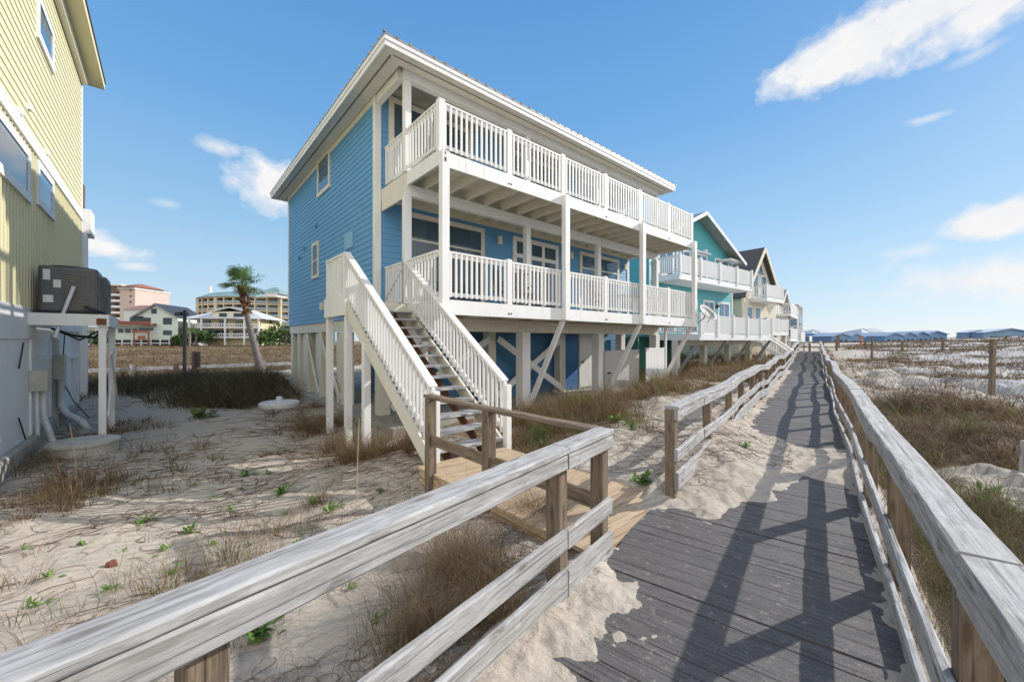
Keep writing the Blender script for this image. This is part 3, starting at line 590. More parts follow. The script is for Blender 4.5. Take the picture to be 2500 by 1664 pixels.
dd = part(BH, 'ground_floor_door', WHITE, (8.4, 9.35, 3.24, 3.27, -.18, 1.85), (8.28, 8.39, 3.2, 3.27, -.2, 1.97), (9.36, 9.47, 3.2, 3.27, -.2, 1.97), (8.39, 9.36, 3.2, 3.27, 1.86, 1.97)); part(dd, 'handle', BLACKM, (8.47, 8.53, 3.17, 3.24, .8, .86))
part(BH, 'ground_floor_door', plain('royal_blue_door', (.04, .17, .42), .5), (7.3, 8.2, 3.22, 3.27, -.2, 1.92))
sh = part(BH, 'shower_enclosure', PLY, (7.2, 8.2, 1.2, 1.24, -.2, 1.34), (8.21, 9.35, 1.2, 1.24, -.2, 1.36)); part(sh, 'latch', BLACKM, (7.35, 7.5, 1.16, 1.2, .55, .6))
m = MB()
for i in range(7): m.bx(9.42 + i * .2, 9.42 + i * .2 + .185, .95, .975, -.2, 1.42 + random.gauss(0, .006))
sh2 = m.build('shower_screen', WHITE2, BH); part(sh2, 'screen_post', WHITE2, (10.83, 10.93, .93, 1.0, -.2, 2.2))
# staircase
ST = part(BH, 'staircase', CREAM, (-1.36, -.001 - .03, 1.36, 2.72, D1 - .005, D1 + .03), (-1.36, -1.32, 1.36, 2.72, D1 - .25, D1 - .006), (-1.319, -.04, 1.36, 1.4, D1 - .25, D1 - .006), (-1.319, -.21, 2.68, 2.72, D1 - .25, D1 - .006))
nst = 13; run = 3.42 / nst; rise_ = (D1 + .03 + .06) / (nst + 1); sl_ = rise_ / run
for i in range(nst):
    z = D1 + .03 - rise_ * (i + 1); y = 1.36 - run * i
    part(ST, 'tread', WHITEW, (-1.31, -.05, y - run - .03, y - run / 2 - .022, z - .038, z), (-1.31, -.05, y - run / 2 - .014, y - .01, z - .038, z), bevel=.004)
for u, mt in ((-1.335, CREAM), (-.02, CREAM), (-.32, REDW), (-.97, REDW)):
    w = .04; q_ = MB(); t0, t1 = (1.36, D1 - .02), (1.36 - run * nst - .06, D1 - .02 - sl_ * (run * nst + .06)); dz = -.29 
    if mt is REDW: t0, t1 = (1.36, D1 - .19), (1.36 - run * nst, D1 - .2 - sl_ * run * nst); dz = -.17
    v8 = [(u + a_, y, z) for a_ in (-w / 2, w / 2) for (y, z) in (t0, t1, (t1[0], max(t1[1] + dz, -.32)), (t0[0], t0[1] + dz))]
    bi = 0; q_.v = v8; q_.f = [(0, 1, 2, 3), (7, 6, 5, 4), (0, 4, 5, 1), (1, 5, 6, 2), (2, 6, 7, 3), (3, 7, 4, 0)]; q_.uv = [[(v8[j][1], v8[j][2]) for j in f] for f in q_.f]
    q_.build('stringer', mt, ST)
for u in (-1.335, -.03):
    zb = D1 + .03; a_ = V((u, 1.40, zb + .02)); b_ = V((u, -2.10, zb + .02 - sl_ * 3.5))
    railpanel(ST, a_, b_, .97, .118, .042, WHITE, .13, .12, 'handrail')
    part(ST, 'newel_post', WHITE, (u - .05, u + .05, -2.2, -2.1, -.35, zb - sl_ * 3.52 + .93), bevel=.004)
    part(ST, 'newel_post', WHITE, (u - .05, u + .05, 1.41, 1.51, D1 - .25 if u < -1 else D1 + .04, zb + .98), bevel=.004)
railpanel(ST, (-1.335, 2.68, D1 + .03), (-1.335, 1.52, D1 + .03), .98, .125, .042, WHITE, .11, .12, 'landing_railing')
part(ST, 'landing_board', WHITE, (-1.40, -1.361, 1.34, 2.74, D1 - .28, D1 + .14))
for u, s, zt_ in ((-1.3, 1.43, D1 - .26), (-1.3, 2.66, D1 - .26), (-1.3, .45, D1 - .82), (-.1, .45, D1 - .82)): part(ST, 'support_post', WHITE, (u - .065, u + .065, s - .065, s + .065, -.8, zt_), bevel=.005)
# deck furniture seen through the railing
def chair(u, s, rz, label):
    e = empty('patio_chair', hus(u, s, D1 + .035), HA + rz, label, 'chair', 'dark patio chairs on the lower balcony')
    part(e, 'seat', DARKG, (-.25, .25, -.25, .25, .42, .45)); part(e, 'backrest', DARKG, *[(-.24 + i * .1, -.19 + i * .1, .22, .25, .45, 1.0) for i in range(5)], (-.25, .25, .22, .25, 1.0, 1.06))
    for x_ in (-.23, .23):
        for y_ in (-.23, .23): part(e, 'leg', BLACKM, (x_ - .02, x_ + .02, y_ - .02, y_ + .02, 0, .42))
        part(e, 'armrest', DARKG, (x_ - .03, x_ + .03, -.25, .22, .62, .65))
chair(2.5, 1.0, .4, 'dark patio chair in the second railing bay from the stairs, left one'); chair(3.25, 1.1, -.5, 'dark patio chair in the second railing bay from the stairs, right one'); chair(6.4, .9, .2, 'dark patio chair behind the fourth railing bay of the lower balcony')
e = empty('patio_table', hus(7.9, .9, D1 + .035), HA, 'dark slatted patio table on the right half of the lower balcony', 'table')
part(e, 'tabletop', DARKG, *[(-.5, .5, -.4 + i * .135, -.28 + i * .135, .70, .73) for i in range(6)])
for x_ in (-.44, .44):
    for y_ in (-.34, .34): part(e, 'leg', BLACKM, (x_ - .02, x_ + .02, y_ - .02, y_ + .02, 0, .7))
# satellite dish
e = empty('satellite_dish', hus(LEN + .02, -.1, 2.2), HA, 'grey satellite dish on a bracket at the right end of the lower balcony', 'satellite dish')
q_ = MB(); ax = V((-.10, -.78, .62)).normalized(); t1_ = ax.cross(Z).normalized(); t2_ = ax.cross(t1_); c0 = V((.45, -.22, .52)); N = 28
rings = [(.0, 0), (.12, .008), (.22, .03), (.32, .065), (.40, .105)]; vs = []
for r_, h_ in rings:
    for k in range(N): a_ = 2 * math.pi * k / N; vs.append(tuple(c0 + t1_ * (r_ * 1.05 * math.cos(a_)) + t2_ * (r_ * math.sin(a_)) + ax * h_))
q_.v = vs; 
for i in range(4):
    for k in range(N): q_.f.append((i * N + k, i * N + (k + 1) % N, (i + 1) * N + (k + 1) % N, (i + 1) * N + k)); q_.uv.append([(0, 0)] * 4)
ds_ = q_.build('dish', plain('dish_grey', (.17, .165, .155), .6, .3, 5), e, True); mo = ds_.modifiers.new('thickness', 'SOLIDIFY'); mo.thickness = .015
q_ = MB(); q_.tube([c0 - t2_ * .0 - ax * .02, c0 - ax * .12 + Z * -.1, V((.12, -.1, .2)), V((.0, -.05, .1))], .025); q_.build('bracket', GREYM, e)
q_ = MB(); q_.tube([c0 - Z * .38 + ax * .1, c0 + ax * .55 - Z * .1], .014); q_.build('arm', GREYM, e); q_ = MB(); q_.beam(c0 + ax * .5 - Z * .1, c0 + ax * .64 - Z * .07, .09, .09); q_.build('receiver', DARKG, e)
# ------------------------------------------------------------------ the yellow house on the left
YU, YS = -6.1, 7.0
YH = empty('yellow_house', hus(YU, YS, 0), HA, 'tall pale yellow house with lap siding and white skirting on the left edge', 'house')
ya, yb = -9.0, 3.85; zb_ = 2.3; zf = 5.35
m = MB(); siding(m, (0, yb, 0), -Yv, X, yb - ya, zf + .25, 9.75, .17); siding(m, (0, yb, 0), -X, Yv, 10, zb_, 9.75, .17); m.build('wall', YEL, YH)
m = MB(); m.bx(-.06, 0, ya, yb - .001, zb_, zf)
y = ya + .1
while y < yb - .05: m.bx(.0005, .022, y - .022, y + .022, zb_, zf - .001); y += .2
m.build('lower_wall', YEL2, YH)
part(YH, 'trim_band', WHITE2, (.001, .05, ya, yb + .03, zf, zf + .25)); part(YH, 'corner_trim', WHITE2, (.001, .035, yb - .1, yb + .03, zf + .251, 9.75), (.001, .035, yb - .1, yb + .03, zb_, zf - .001))
part(YH, 'gutter', CREAM, (.02, .14, ya, yb - .1, 9.5, 9.74))
rf = part(YH, 'roof', SHINGLE, (-8, .50, ya, yb + .42, 9.93, 10.0)); part(rf, 'soffit', YEL, (.0, .44, ya, yb + .36, 9.75, 9.8)); part(rf, 'fascia', YEL2, (.441, .475, ya, yb + .395, 9.73, 9.925), (-8, .44, yb + .361, yb + .395, 9.73, 9.925))
window(YH, V((0, -.33, 7.72)), -Yv, X, 1.5, .95, .15, 1, (), GLASS2, WHITE2); window(YH, V((0, -2.42, 4.25)), -Yv, X, 2.3, .98, .15, 1, (), GLASS2, WHITE2); window(YH, V((0, -.33, 4.40)), -Yv, X, 1.5, .9, .14, 1, (), GLASS2, WHITE2)
for y, z in ((-3.18, 5.62), (-2.5, 6.0), (-1.1, 5.65)): part(YH, 'vent_hood', WHITE2, (.0, .06, y, y + .13, z, z + .13))
part(YH, 'skirting', WHITE2, (-.05, .03, ya, -1.9, 1.72, 2.299), (-.05, .03, -1.9, yb, 1.95, 2.299)); part(YH, 'roof_lamp', RUST, (-.2, .05, yb + .05, yb + .3, 5.8, 6.5))
part(YH, 'rear_balcony', WHITE2, (-.6, .2, yb + .05, yb + .9, 5.0, 5.75)); part(YH, 'downpipe', WHITE2, (-.2, .12, yb + .04, yb + .28, -.4, 4.99))
for (a_, b_, x_) in ((ya, -2.15, .0), (-2.0, .35, -.12), (.75, 3.8, -.05)):
    pr = part(YH, 'ground_floor_wall', WHITE2, (x_ - 3.0, x_, a_, b_, -.45, 1.72 if b_ < -2 else 1.95), bevel=.01)
    part(pr, 'wall_base', CONC, (x_ - 2.9, x_ + .12, a_ + .02, b_ - .02, -.8, -.12), bevel=.04); part(pr, 'panel_trim', WHITE2, (x_ + .001, x_ + .03, a_, a_ + .16, -.11, 1.71)); part(pr, 'panel_trim', WHITE2, (x_ + .001, x_ + .03, b_ - .16, b_ - .001, -.11, 1.71))
bx_ = part(YH, 'meter_box', BEIGE, (.0, .24, -2.35, -1.95, .72, 1.12), bevel=.01); q_ = MB(); q_.tube([(.13, -2.1, .73), (.14, -2.05, .2), (.3, -2.0, -.5)], .05); q_.tube([(.08, -2.22, .73), (.09, -2.18, -.4)], .03); q_.build('conduit', PVC, bx_)
part(YH, 'breaker_box', BEIGE, (-.1, .1, .42, .72, .75, 1.35), bevel=.01); q_ = MB(); q_.tube([(.02, .57, .75), (.02, .57, .1), (.12, .5, -.1), (.4, .3, -.3), (.55, .2, -.55)], .075, 10); q_.build('drain_pipe', PVC, YH, True)
q_ = MB(); q_.tube([(.05, -.6, 1.95), (.4, -1.0, 1.8), (.8, -1.6, 1.75), (.95, -2.1, 1.9), (1.0, -2.35, 2.25), (.75, -2.5, 2.35)], .03); q_.tube([(.1, -.2, 1.9), (.5, -.9, 1.7), (.9, -1.3, 1.95)], .02); q_.build('hose', BLACKM, YH, True)
q_ = MB(); q_.tube([(.35, -2.45, 1.75), (.45, -2.47, 2.2), (.6, -2.5, 2.75)], .03); q_.build('conduit', PVC, YH, True)
for c_ in ([(.035, -3.2, 1.2), (.035, -2.9, 1.65)], [(.035, -3.2, .35), (.035, -2.75, -.1)], [(-.02, 1.4, 1.9), (-.02, 1.15, 1.2)], [(.0, .9, .7), (.15, 1.3, .1), (.4, 1.6, -.4)]): q_ = MB(); q_.tube(c_, .012, 5); q_.build('cable', BLACKM, YH)
part(YH, 'pier_gap_shade', DARKG, (-.6, -.2, .36, .74, -.4, 1.95)); part(YH, 'pier_gap_shade', DARKG, (-.6, -.2, -2.14, -2.01, -.4, 1.7))  # dark blocks that paint the shade in the gaps between the piers
part(YH, 'horizontal_trim', WHITE2, (-.045, .0, .8, 3.7, 1.2, 1.3)); part(YH, 'horizontal_trim', WHITE2, (-.115, -.08, -1.95, .3, 1.25, 1.35)); part(YH, 'wall_pipe', PVC, (-.05, .02, 3.3, 3.42, -.2, 1.94)); part(YH, 'wall_pipe', PVC, (-.05, .0, 2.6, 2.68, -.2, 1.94))
part(YH, 'outlet_box', GREYM, (-.12, -.05, -1.0, -.8, .25, .4))
# equipment stand with two air conditioners
SG = hus(YU + .55, YS - 1.5); eg = hz(SG.x, SG.y)
ES = empty('equipment_stand', V((SG.x, SG.y, eg)), HA, 'white wooden stand holding two air conditioners beside the yellow house', 'stand')
pz = 2.2 - eg; part(ES, 'platform', WHITE2, (-.52, .50, -1.0, 1.02, pz - .06, pz)); part(ES, 'rim_board', WHITE, (-.52, .53, -1.04, -1.001, pz - .22, pz + .01)); part(ES, 'rim_board', WHITE, (.501, .54, -1.0, 1.05, pz - .22, pz + .01))
for y, nm in ((-.92, 0), (.9, 1)): part(ES, 'leg', WHITE, (.38, .49, y - .055, y + .055, -.4, pz - .061), bevel=.005)
bpart(ES, 'brace', WHITE, (.515, -.9, .55), (.515, .85, 1.9), .03, .09); bpart(ES, 'brace', CREAM, (.55, .88, .45), (.55, -.75, 1.85), .03, .08)
part(ES, 'corner_plate', RUST, (.36, .5, -1.052, -1.041, pz - .2, pz - .07))
def ac(off, label, hgt):
    p = SG + HU * off[0] + HV * off[1]
    e = empty('air_conditioner', V((p.x, p.y, 2.203)), HA, label, 'air conditioner', 'air conditioners on the white stand'); w = .40
    part(e, 'casing', plain('slate_casing', (.11, .115, .12), .45, .2, 4), (-w, w, -w, w, .04, hgt), bevel=.05); part(e, 'base_pan', BLACKM, (-w - .01, w + .01, -w - .01, w + .01, 0, .039))
    q_ = MB(); nl = int(hgt / .058)
    for i in range(nl):
        z = .1 + i * (hgt - .2) / nl; q_.bx(-.08, w - .05, -w - .018, -w - .001, z, z + .012); q_.bx(w + .001, w + .018, -w + .06, w - .06, z, z + .012)
    for t in range(7): q_.bx(-.08 + t * .068, -.077 + t * .068, -w - .012, -w - .001, .09, hgt - .1)
    q_.build('grille', plain('louvre_brown', (.26, .225, .19), .6), e); q_ = MB(); q_.lathe([(.0, hgt), (.34, hgt), (.34, hgt + .025), (.1, hgt + .04)]); q_.build('fan_guard', BLACKM, e)
    part(e, 'label_sticker', STICK, (-.33, -.24, -w - .004, -w - .001, hgt - .28, hgt - .08)); part(e, 'label_sticker', STICK, (-.2, -.1, -w - .004, -w - .001, hgt - .42, hgt - .27)); part(e, 'label_sticker', STICK, (-.33, -.2, -w - .004, -w - .001, .22, .36))
ac((-.03, -.52), 'dark air conditioner at the near end of the white stand', .93); ac((.02, .48), 'dark air conditioner at the far end of the white stand', .9)
# round lids in the yard
Y_ = 7.5; p = at(205, Y_); e = empty('tank_lid', V((p.x, p.y, hz(p.x, p.y))), 0, 'round beige concrete tank lid in the sand by the stand leg', 'lid')
q_ = MB(); q_.lathe([(.47, -.2), (.47, .15), (.50, .155), (.50, .20), (.47, .215), (.0, .24)], 40); q_.build('riser', BEIGE, e)
p2 = at(150, Y_ + .05); q_ = MB(); q_.lathe([(.16, -.1), (.15, .04), (.09, .1), (0, .12)], 9); tag(q_.build('rock', CONC, None, True), 'small grey stone beside the round beige tank lid', 'stone').location = (p2.x, p2.y, hz(p2.x, p2.y))
p = at(682, 13.2); e = empty('tank_lid', V((p.x, p.y, hz(p.x, p.y))), 0, 'white disc shaped tank lid lying in the grass beside the blue house', 'lid')
q_ = MB(); q_.lathe([(.6, -.1), (.6, .14), (.56, .18), (0, .22)], 32); q_.build('disc', WHITE2, e); q_ = MB(); q_.lathe([(.1, .2), (.1, .32), (.06, .35), (0, .36)], 12); q_.build('knob', WHITE2, e)
# ------------------------------------------------------------------ neighbours on the right
TO = V((9.15, 19.4, 0)); TA = R(37.4)
def tloc(x, y, z=0): return TO + V((math.cos(TA), math.sin(TA), 0)) * x + V((-math.sin(TA), math.cos(TA), 0)) * y + V((0, 0, z))
TH = empty('teal_house', TO, TA, 'teal gabled beach house with two white balconies right of the blue house', 'house')
wy = 2.4; gz0, gz1, gc, gh = 6.9, 9.1, 4.1, 4.9
m = MB(); siding(m, (-.6, wy, 0), X, -Yv, 9.5, 2.0, gz0, .17); siding(m, (-.6, wy, 0), X, -Yv, 9.5, gz0, gz1, .17, lambda z: ((gc + .6) - gh * max(0, (gz1 - z)) / (gz1 - gz0) if gz1 - z > 0 else gc + .6, (gc + .6) + gh * max(0, gz1 - z) / (gz1 - gz0)))
siding(m, (-.6, 11, 0), -Yv, -X, 8.6, 2.0, gz0, .17); siding(m, (8.9, wy, 0), Yv, X, 8.6, 2.0, gz0, .17); m.build('wall', TEAL, TH)
part(TH, 'corner_trim', WHITE2, (-.63, -.5, wy - .03, wy, 2.0, gz0)); part(TH, 'corner_trim', WHITE2, (8.8, 8.93, wy - .03, wy, 2.0, gz0))
def gable_roof(parent, xc, hw_, y0, y1, ze, zp, th_, m_, over=.35, fm=None, fy=.18):
    sl = (zp - ze) / hw_; xe = hw_ + over; zz0 = ze - over * sl; q_ = MB()
    for sg in (-1, 1):
        a_ = V((xc, y0, zp)); b_ = V((xc + sg * xe, y0, zz0)); nrm = V((sg * sl, 0, 1)).normalized() * th_
        pts = [a_, b_, b_ + nrm, a_ + Z * th_ * 1.1]; L_ = V((0, y1 - y0, 0)); pts2 = [p_ + L_ for p_ in pts]
        q_.face(pts if sg < 0 else pts[::-1]); q_.face(pts2[::-1] if sg < 0 else pts2)
        for i in range(4): q_.face([pts[i], pts2[i], pts2[(i + 1) % 4], pts[(i + 1) % 4]] if sg < 0 else [pts[(i + 1) % 4], pts2[(i + 1) % 4], pts2[i], pts[i]])
    r_ = q_.build('roof', m_, parent)
    q_ = MB()
    for sg in (-1, 1): q_.beam((xc + sg * .0, y0 - .02, zp - .02), (xc + sg * xe, y0 - .02, zz0 - .02), .05, fy)
    q_.build('barge_board', fm or WHITE2, r_); return r_
gable_roof(TH, gc, gh, 1.7, 11, gz0 + .02, gz1 + .05, .08, ROOFM)
part(TH, 'dormer', WHITE2, (5.0, 6.2, 4.0, 7.0, 8.0, 8.9), (5.6, 6.7, 3.4, 7.1, 8.9, 9.0)); part(TH, 'side_eave', WHITE2, (7.6, 9.5, 1.9, 11, 6.86, 7.0))
for zz_, y0, y1, xa, xb in ((2.0, 0.0, 2.38, 0, 8.9), (5.1, 1.0, 2.38, -.1, 8.5)):
    part(TH, 'deck', WHITE2, (xa, xb, y0, y1, zz_ - .28, zz_ + .02)); n = 5 if zz_ < 3 else 4; st_ = (xb - xa) / n
    for i in range(n): railpanel(TH, (xa + i * st_ + .06, y0 + .05, zz_ + .02), (xa + (i + 1) * st_ - .06, y0 + .05, zz_ + .02), .95, .12, .05, WHITE2)
    for i in range(n + 1): part(TH, 'railing_post', WHITE2, (min(max(xa + i * st_, xa + .06), xb - .06) - .055, min(max(xa + i * st_, xa + .06), xb - .06) + .055, y0 - .06, y0 + .06, zz_ - .1, zz_ + 1.08))
    railpanel(TH, (xa + .05, y1, zz_ + .02), (xa + .05, y0 + .1, zz_ + .02), .95, .12, .05, WHITE2); railpanel(TH, (xb - .05, y0 + .1, zz_ + .02), (xb - .05, y1, zz_ + .02), .95, .12, .05, WHITE2)
for x_, w_ in ((.2, 1.5), (2.0, 1.5), (3.9, 1.6), (6.5, 1.9)): window(TH, V((x_, wy, 5.25)), X, -Yv, w_, 1.7, .1, 2, (), GLASS2, WHITE2)
part(TH, 'sun_lamp', WHITE2, (5.0, 5.2, wy - .2, wy, 7.1, 7.25)); part(TH, 'awning', WHITE2, (4.0, 5.6, wy - .22, wy - .02, 6.98, 7.06))
for x_, w_ in ((.3, 1.6), (2.6, 1.7), (5.0, 1.4), (6.9, 1.6)): window(TH, V((x_, wy, 2.1)), X, -Yv, w_, 2.1, .12, 2, (), GLASS2, WHITE2, 'sliding_door')
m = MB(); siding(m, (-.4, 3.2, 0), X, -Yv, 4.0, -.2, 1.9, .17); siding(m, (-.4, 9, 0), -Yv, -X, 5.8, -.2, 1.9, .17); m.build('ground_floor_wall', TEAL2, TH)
for x_ in (.1, 2.9, 5.8, 8.7):
    for y_ in (1.3, 5.0, 9.0): part(TH, 'piling', CREAM, (x_ - .15, x_ + .15, y_ - .15, y_ + .15, -.5, 1.72))
    bpart(TH, 'knee_brace', GREYM, (x_, .05, 1.72), (x_, 1.2, -.0), .13, .13, (1, 0, 0))
part(TH, 'deck_beam', CREAM, (0, 8.9, 1.15, 1.45, 1.45, 1.719)); bpart(TH, 'stair_brace', NEWW, (3.6, 4.2, .1), (6.2, 4.2, 1.6), .06, .25)
window(TH, V((-.6, 5.5, 4.9)), -Yv, -X, 1.5, 2.0, .1, 1, (), GLASS2, WHITE2); window(TH, V((-.6, 8.3, 5.0)), -Yv, -X, .8, 1.2, .1, 1, (), GLASS2, WHITE2)
e = TH; q_ = MB()
for i in range(9): q_.bx(9.1, 9.9, 1.3 - i * .25, 1.52 - i * .25, 1.8 - i * .19, 1.84 - i * .19)
st2 = q_.build('staircase', WHITE2, TH); railpanel(st2, (9.05, 1.5, 1.9), (9.05, -.8, .2), .9, .14, .05, WHITE2, name='handrail'); railpanel(st2, (9.95, 1.5, 1.9), (9.95, -.8, .2), .9, .14, .05, WHITE2, name='handrail')
# pale yellow gabled house
p = tloc(13.0, 3.5); YG = empty('gabled_house', p, TA, 'pale yellow house with a steep dark gable beyond the teal house', 'house'); gw = 3.3; pk = 8.95
m = MB(); f_ = lambda z: (gw - 3.3 * min(1, max(0, (pk - z) / 4.0)), gw + 3.3 * min(1, max(0, (pk - z) / 4.0)))
siding(m, (0, 0, 0), X, -Yv, 6.6, 1.9, 5.0, .17); siding(m, (0, 0, 0), X, -Yv, 6.6, 5.0, pk, .17, f_); siding(m, (0, 9, 0), -Yv, -X, 9, 1.9, 5.9, .17); siding(m, (6.6, 0, 0), Yv, X, 9, 1.9, 5.6, .17); m.build('wall', PALEYEL, YG)
gable_roof(YG, gw, 3.3, -.4, 9.5, 5.2, pk + .1, .1, SHINGLE, .25, PALEYEL, .3)
q_ = MB(); q_.face([(gw - .55, -.03, 7.1), (gw + .55, -.03, 7.1), (gw, -.03, 8.2)]); q_.face([(gw - .55, -.02, 7.1), (gw, -.02, 8.2), (gw + .55, -.02, 7.1)]); q_.beam((gw - .6, -.05, 7.1), (gw + .6, -.05, 7.1), .06, .1); q_.build('gable_window', GLASS2, YG)
for zz_, xa, xb, y0 in ((5.0, 1.4, 4.7, -1.2), (2.4, .3, 4.5, -1.6)):
    part(YG, 'deck', WHITE2, (xa, xb, y0, -.03, zz_ - .3, zz_)); railpanel(YG, (xa, y0 + .05, zz_), (xb, y0 + .05, zz_), .95, .14, .06, WHITE2); railpanel(YG, (xa + .04, -.1, zz_), (xa + .04, y0 + .1, zz_), .95, .14, .06, WHITE2); railpanel(YG, (xb - .04, y0 + .1, zz_), (xb - .04, -.1, zz_), .95, .14, .06, WHITE2)
    for x_ in (xa + .05, (xa + xb) / 2, xb - .05): part(YG, 'railing_post', WHITE2, (x_ - .05, x_ + .05, y0 - .02, y0 + .1, zz_ - .1, zz_ + 1.02))
    for x_ in (xa + .5, xa + 2.0): window(YG, V((x_, 0, zz_ + .05)), X, -Yv, 1.1, 1.95, .1, 1, (), GLASS2, WHITE2, 'patio_door')
part(YG, 'ground_floor_wall', PALEYEL, (.3, 6.4, .3, 8, -.3, 1.9))
for x_ in (.5, 2.4, 4.3): part(YG, 'piling', CREAM, (x_ - .14, x_ + .14, -1.5, -1.2, -.4, 2.1))
# two smaller houses further down the row
p = at(1893, 37); e = empty('beach_house', p, R(50), 'white beach house with a brown striped screen farther down the row', 'house')
part(e, 'body', WHITE2, (0, 6, 0, 8, 1.8, 5.2)); gable_roof(e, 3, 3, -.6, 8.4, 5.2, 6.6, .1, ROOFM, .4)
for zz_ in (4.2, 1.9): part(e, 'deck', WHITE2, (-.3, 6.3, -1.2, -.02, zz_ - .25, zz_)); railpanel(e, (-.3, -1.15, zz_), (6.3, -1.15, zz_), .95, .16, .07, WHITE2); railpanel(e, (-.25, -.1, zz_), (-.25, -1.1, zz_), .95, .16, .07, WHITE2)
part(e, 'striped_screen', plain('brown_screen', (.14, .11, .10)), *[(.1 + i * .42, .4 + i * .42, -1.0, -.95, 1.95, 3.9) for i in range(4)])
for x_ in (0, 3, 6): part(e, 'post', WHITE2, (x_ - .1, x_ + .1, -1.15, -.95, -.4, 1.6))
window(e, V((3.4, 0, 2.1)), X, -Yv, 1.8, 1.9, .1, 2, (), GLASS2, WHITE2, 'patio_door')
p = at(1925, 46); e = empty('beach_house', p, R(50), 'grey blue beach house with a flat eave at the far end of the row', 'house')
part(e, 'body', plain('grey_blue_wall', (.25, .34, .40)), (0, 5.5, 0, 8, 1.6, 5.6)); part(e, 'roof', ROOFM, (-.6, 5.8, -1.0, 8.3, 5.6, 5.8)); part(e, 'deck', WHITE2, (-.3, 5.7, -1.2, -.02, 1.5, 1.75)); railpanel(e, (-.3, -1.15, 1.75), (5.7, -1.15, 1.75), .95, .16, .07, WHITE2)
part(e, 'balcony', plain('blue_grey_panel', (.2, .3, .36)), (.4, 5.0, -1.0, -.02, 3.7, 4.7))
for x_ in (0, 2.8, 5.3): part(e, 'post', WHITE2, (x_ - .1, x_ + .1, -.98, -.8, -.4, 5.6))
window(e, V((1.0, 0, 1.9)), X, -Yv, 3.2, 1.6, .1, 3, (), GLASS2, WHITE2)
p = at(1942, 56); e = empty('beach_house', p, R(50), 'pale cottage with a glazed white porch last in the row', 'house')
part(e, 'body', CREAM, (0, 5, 0, 7, 1.2, 3.5)); gable_roof(e, 2.5, 2.5, -.5, 7.3, 3.5, 4.4, .1, ROOFM, .3); window(e, V((.5, 0, 1.6)), X, -Yv, 4, 1.5, .1, 4, (), GLASS2, WHITE2); part(e, 'deck', WHITE2, (-.2, 5.4, -1.6, -.02, 1.2, 1.4)); railpanel(e, (-.2, -1.55, 1.4), (5.4, -1.55, 1.4), .95, .16, .07, WHITE2)
for x_ in (0, 2.5, 5.2): part(e, 'post', WHITE2, (x_ - .1, x_ + .1, -1.5, -1.3, -.4, 1.2))
# far blue houses across the dunes
FB = plain('far_blue_wall', (.17, .27, .42), .8, .15, .3); FR = plain('far_pale_roof', (.55, .55, .55), .5, .2, 1)
FB2 = plain('far_slate_wall', (.23, .31, .42), .8, .12, .3); FBR = plain('far_blue_roof', (.34, .43, .54), .6, .15, .5)
def far_gable(px0, px1, Y, ytop, yeave, wall, roofm, label, ridge=0, dp=14):
    xa, xb = (px0 - CX) / F * Y, (px1 - CX) / F * Y; w = xb - xa; e = empty('far_house', V(((xa + xb) / 2, Y, 0)), 0, label, 'house', 'blue houses beyond the dunes')
    zt_, ze = zat(ytop, Y), zat(yeave, Y); part(e, 'body', wall, (-w / 2, w / 2, 0, dp, -3, ze))
    if ridge: 
        q_ = MB(); q_.face([(-w / 2, 0, ze), (w / 2, 0, ze), (w / 2 - ridge, 5, zt_), (-w / 2 + ridge, 5, zt_)]); q_.face([(w / 2, 0, ze), (w / 2, 14, ze), (w / 2 - ridge, 5, zt_)]); q_.face([(-w / 2, 14, ze), (-w / 2, 0, ze), (-w / 2 + ridge, 5, zt_)]); q_.face([(w / 2, 14, ze), (-w / 2, 14, ze), (-w / 2 + ridge, 5, zt_), (w / 2 - ridge, 5, zt_)])
        for i in range(1, 14): x_ = -w / 2 + ridge + (w - 2 * ridge) * i / 14; q_.beam((x_ * 1.15, .0, ze + .1), (x_, 5, zt_ + .1), .35, .25)
        q_.build('roof', roofm, e)
    else:
        gable_roof(e, 0, w / 2, -.6, dp, ze, zt_, .2, roofm, .3, FBR); q_ = MB(); q_.face([(-w / 2, 0, ze), (w / 2, 0, ze), (0, 0, zt_)]); q_.build('gable_wall', wall, e)
    for i in range(3): part(e, 'window', DARKGL, (-w * .36 + i * w * .27, -w * .36 + i * w * .27 + w * .13, -.15, -.02, ze - 2.6, ze - 1.2))
far_gable(1985, 2050, 150, 804, 814, FB, FR, 'far blue house with a pale hipped metal roof behind the boardwalk end', 3.2); far_gable(2105, 2190, 170, 801, 812, FB, FR, 'far blue house with a wide ribbed pale roof among the row', 4)
for i, (a_, b_, y1) in enumerate(((2030, 2078, 813), (2068, 2108, 814), (2160, 2206, 812), (2198, 2238, 811), (2228, 2270, 810), (2258, 2312, 808))):
    far_gable(a_, b_, 140 + i * .8, y1, y1 + 8, FB, FBR, ('far blue house leftmost of the low gabled row', 'second low blue gabled house of the far row', 'third low blue gabled house of the far row, right of the ribbed roof', 'fourth low blue gabled house of the far row', 'fifth low blue gabled house of the far row', 'last low blue gabled house of the far row, before the gap')[i])
far_gable(2357, 2420, 150, 806, 812, FB2, FBR, 'slate blue house just right of the gap on the horizon', 0, 3); far_gable(2400, 2530, 146, 802, 812, FB2, FBR, 'large slate blue gabled house at the right edge of the horizon', 0, 6)
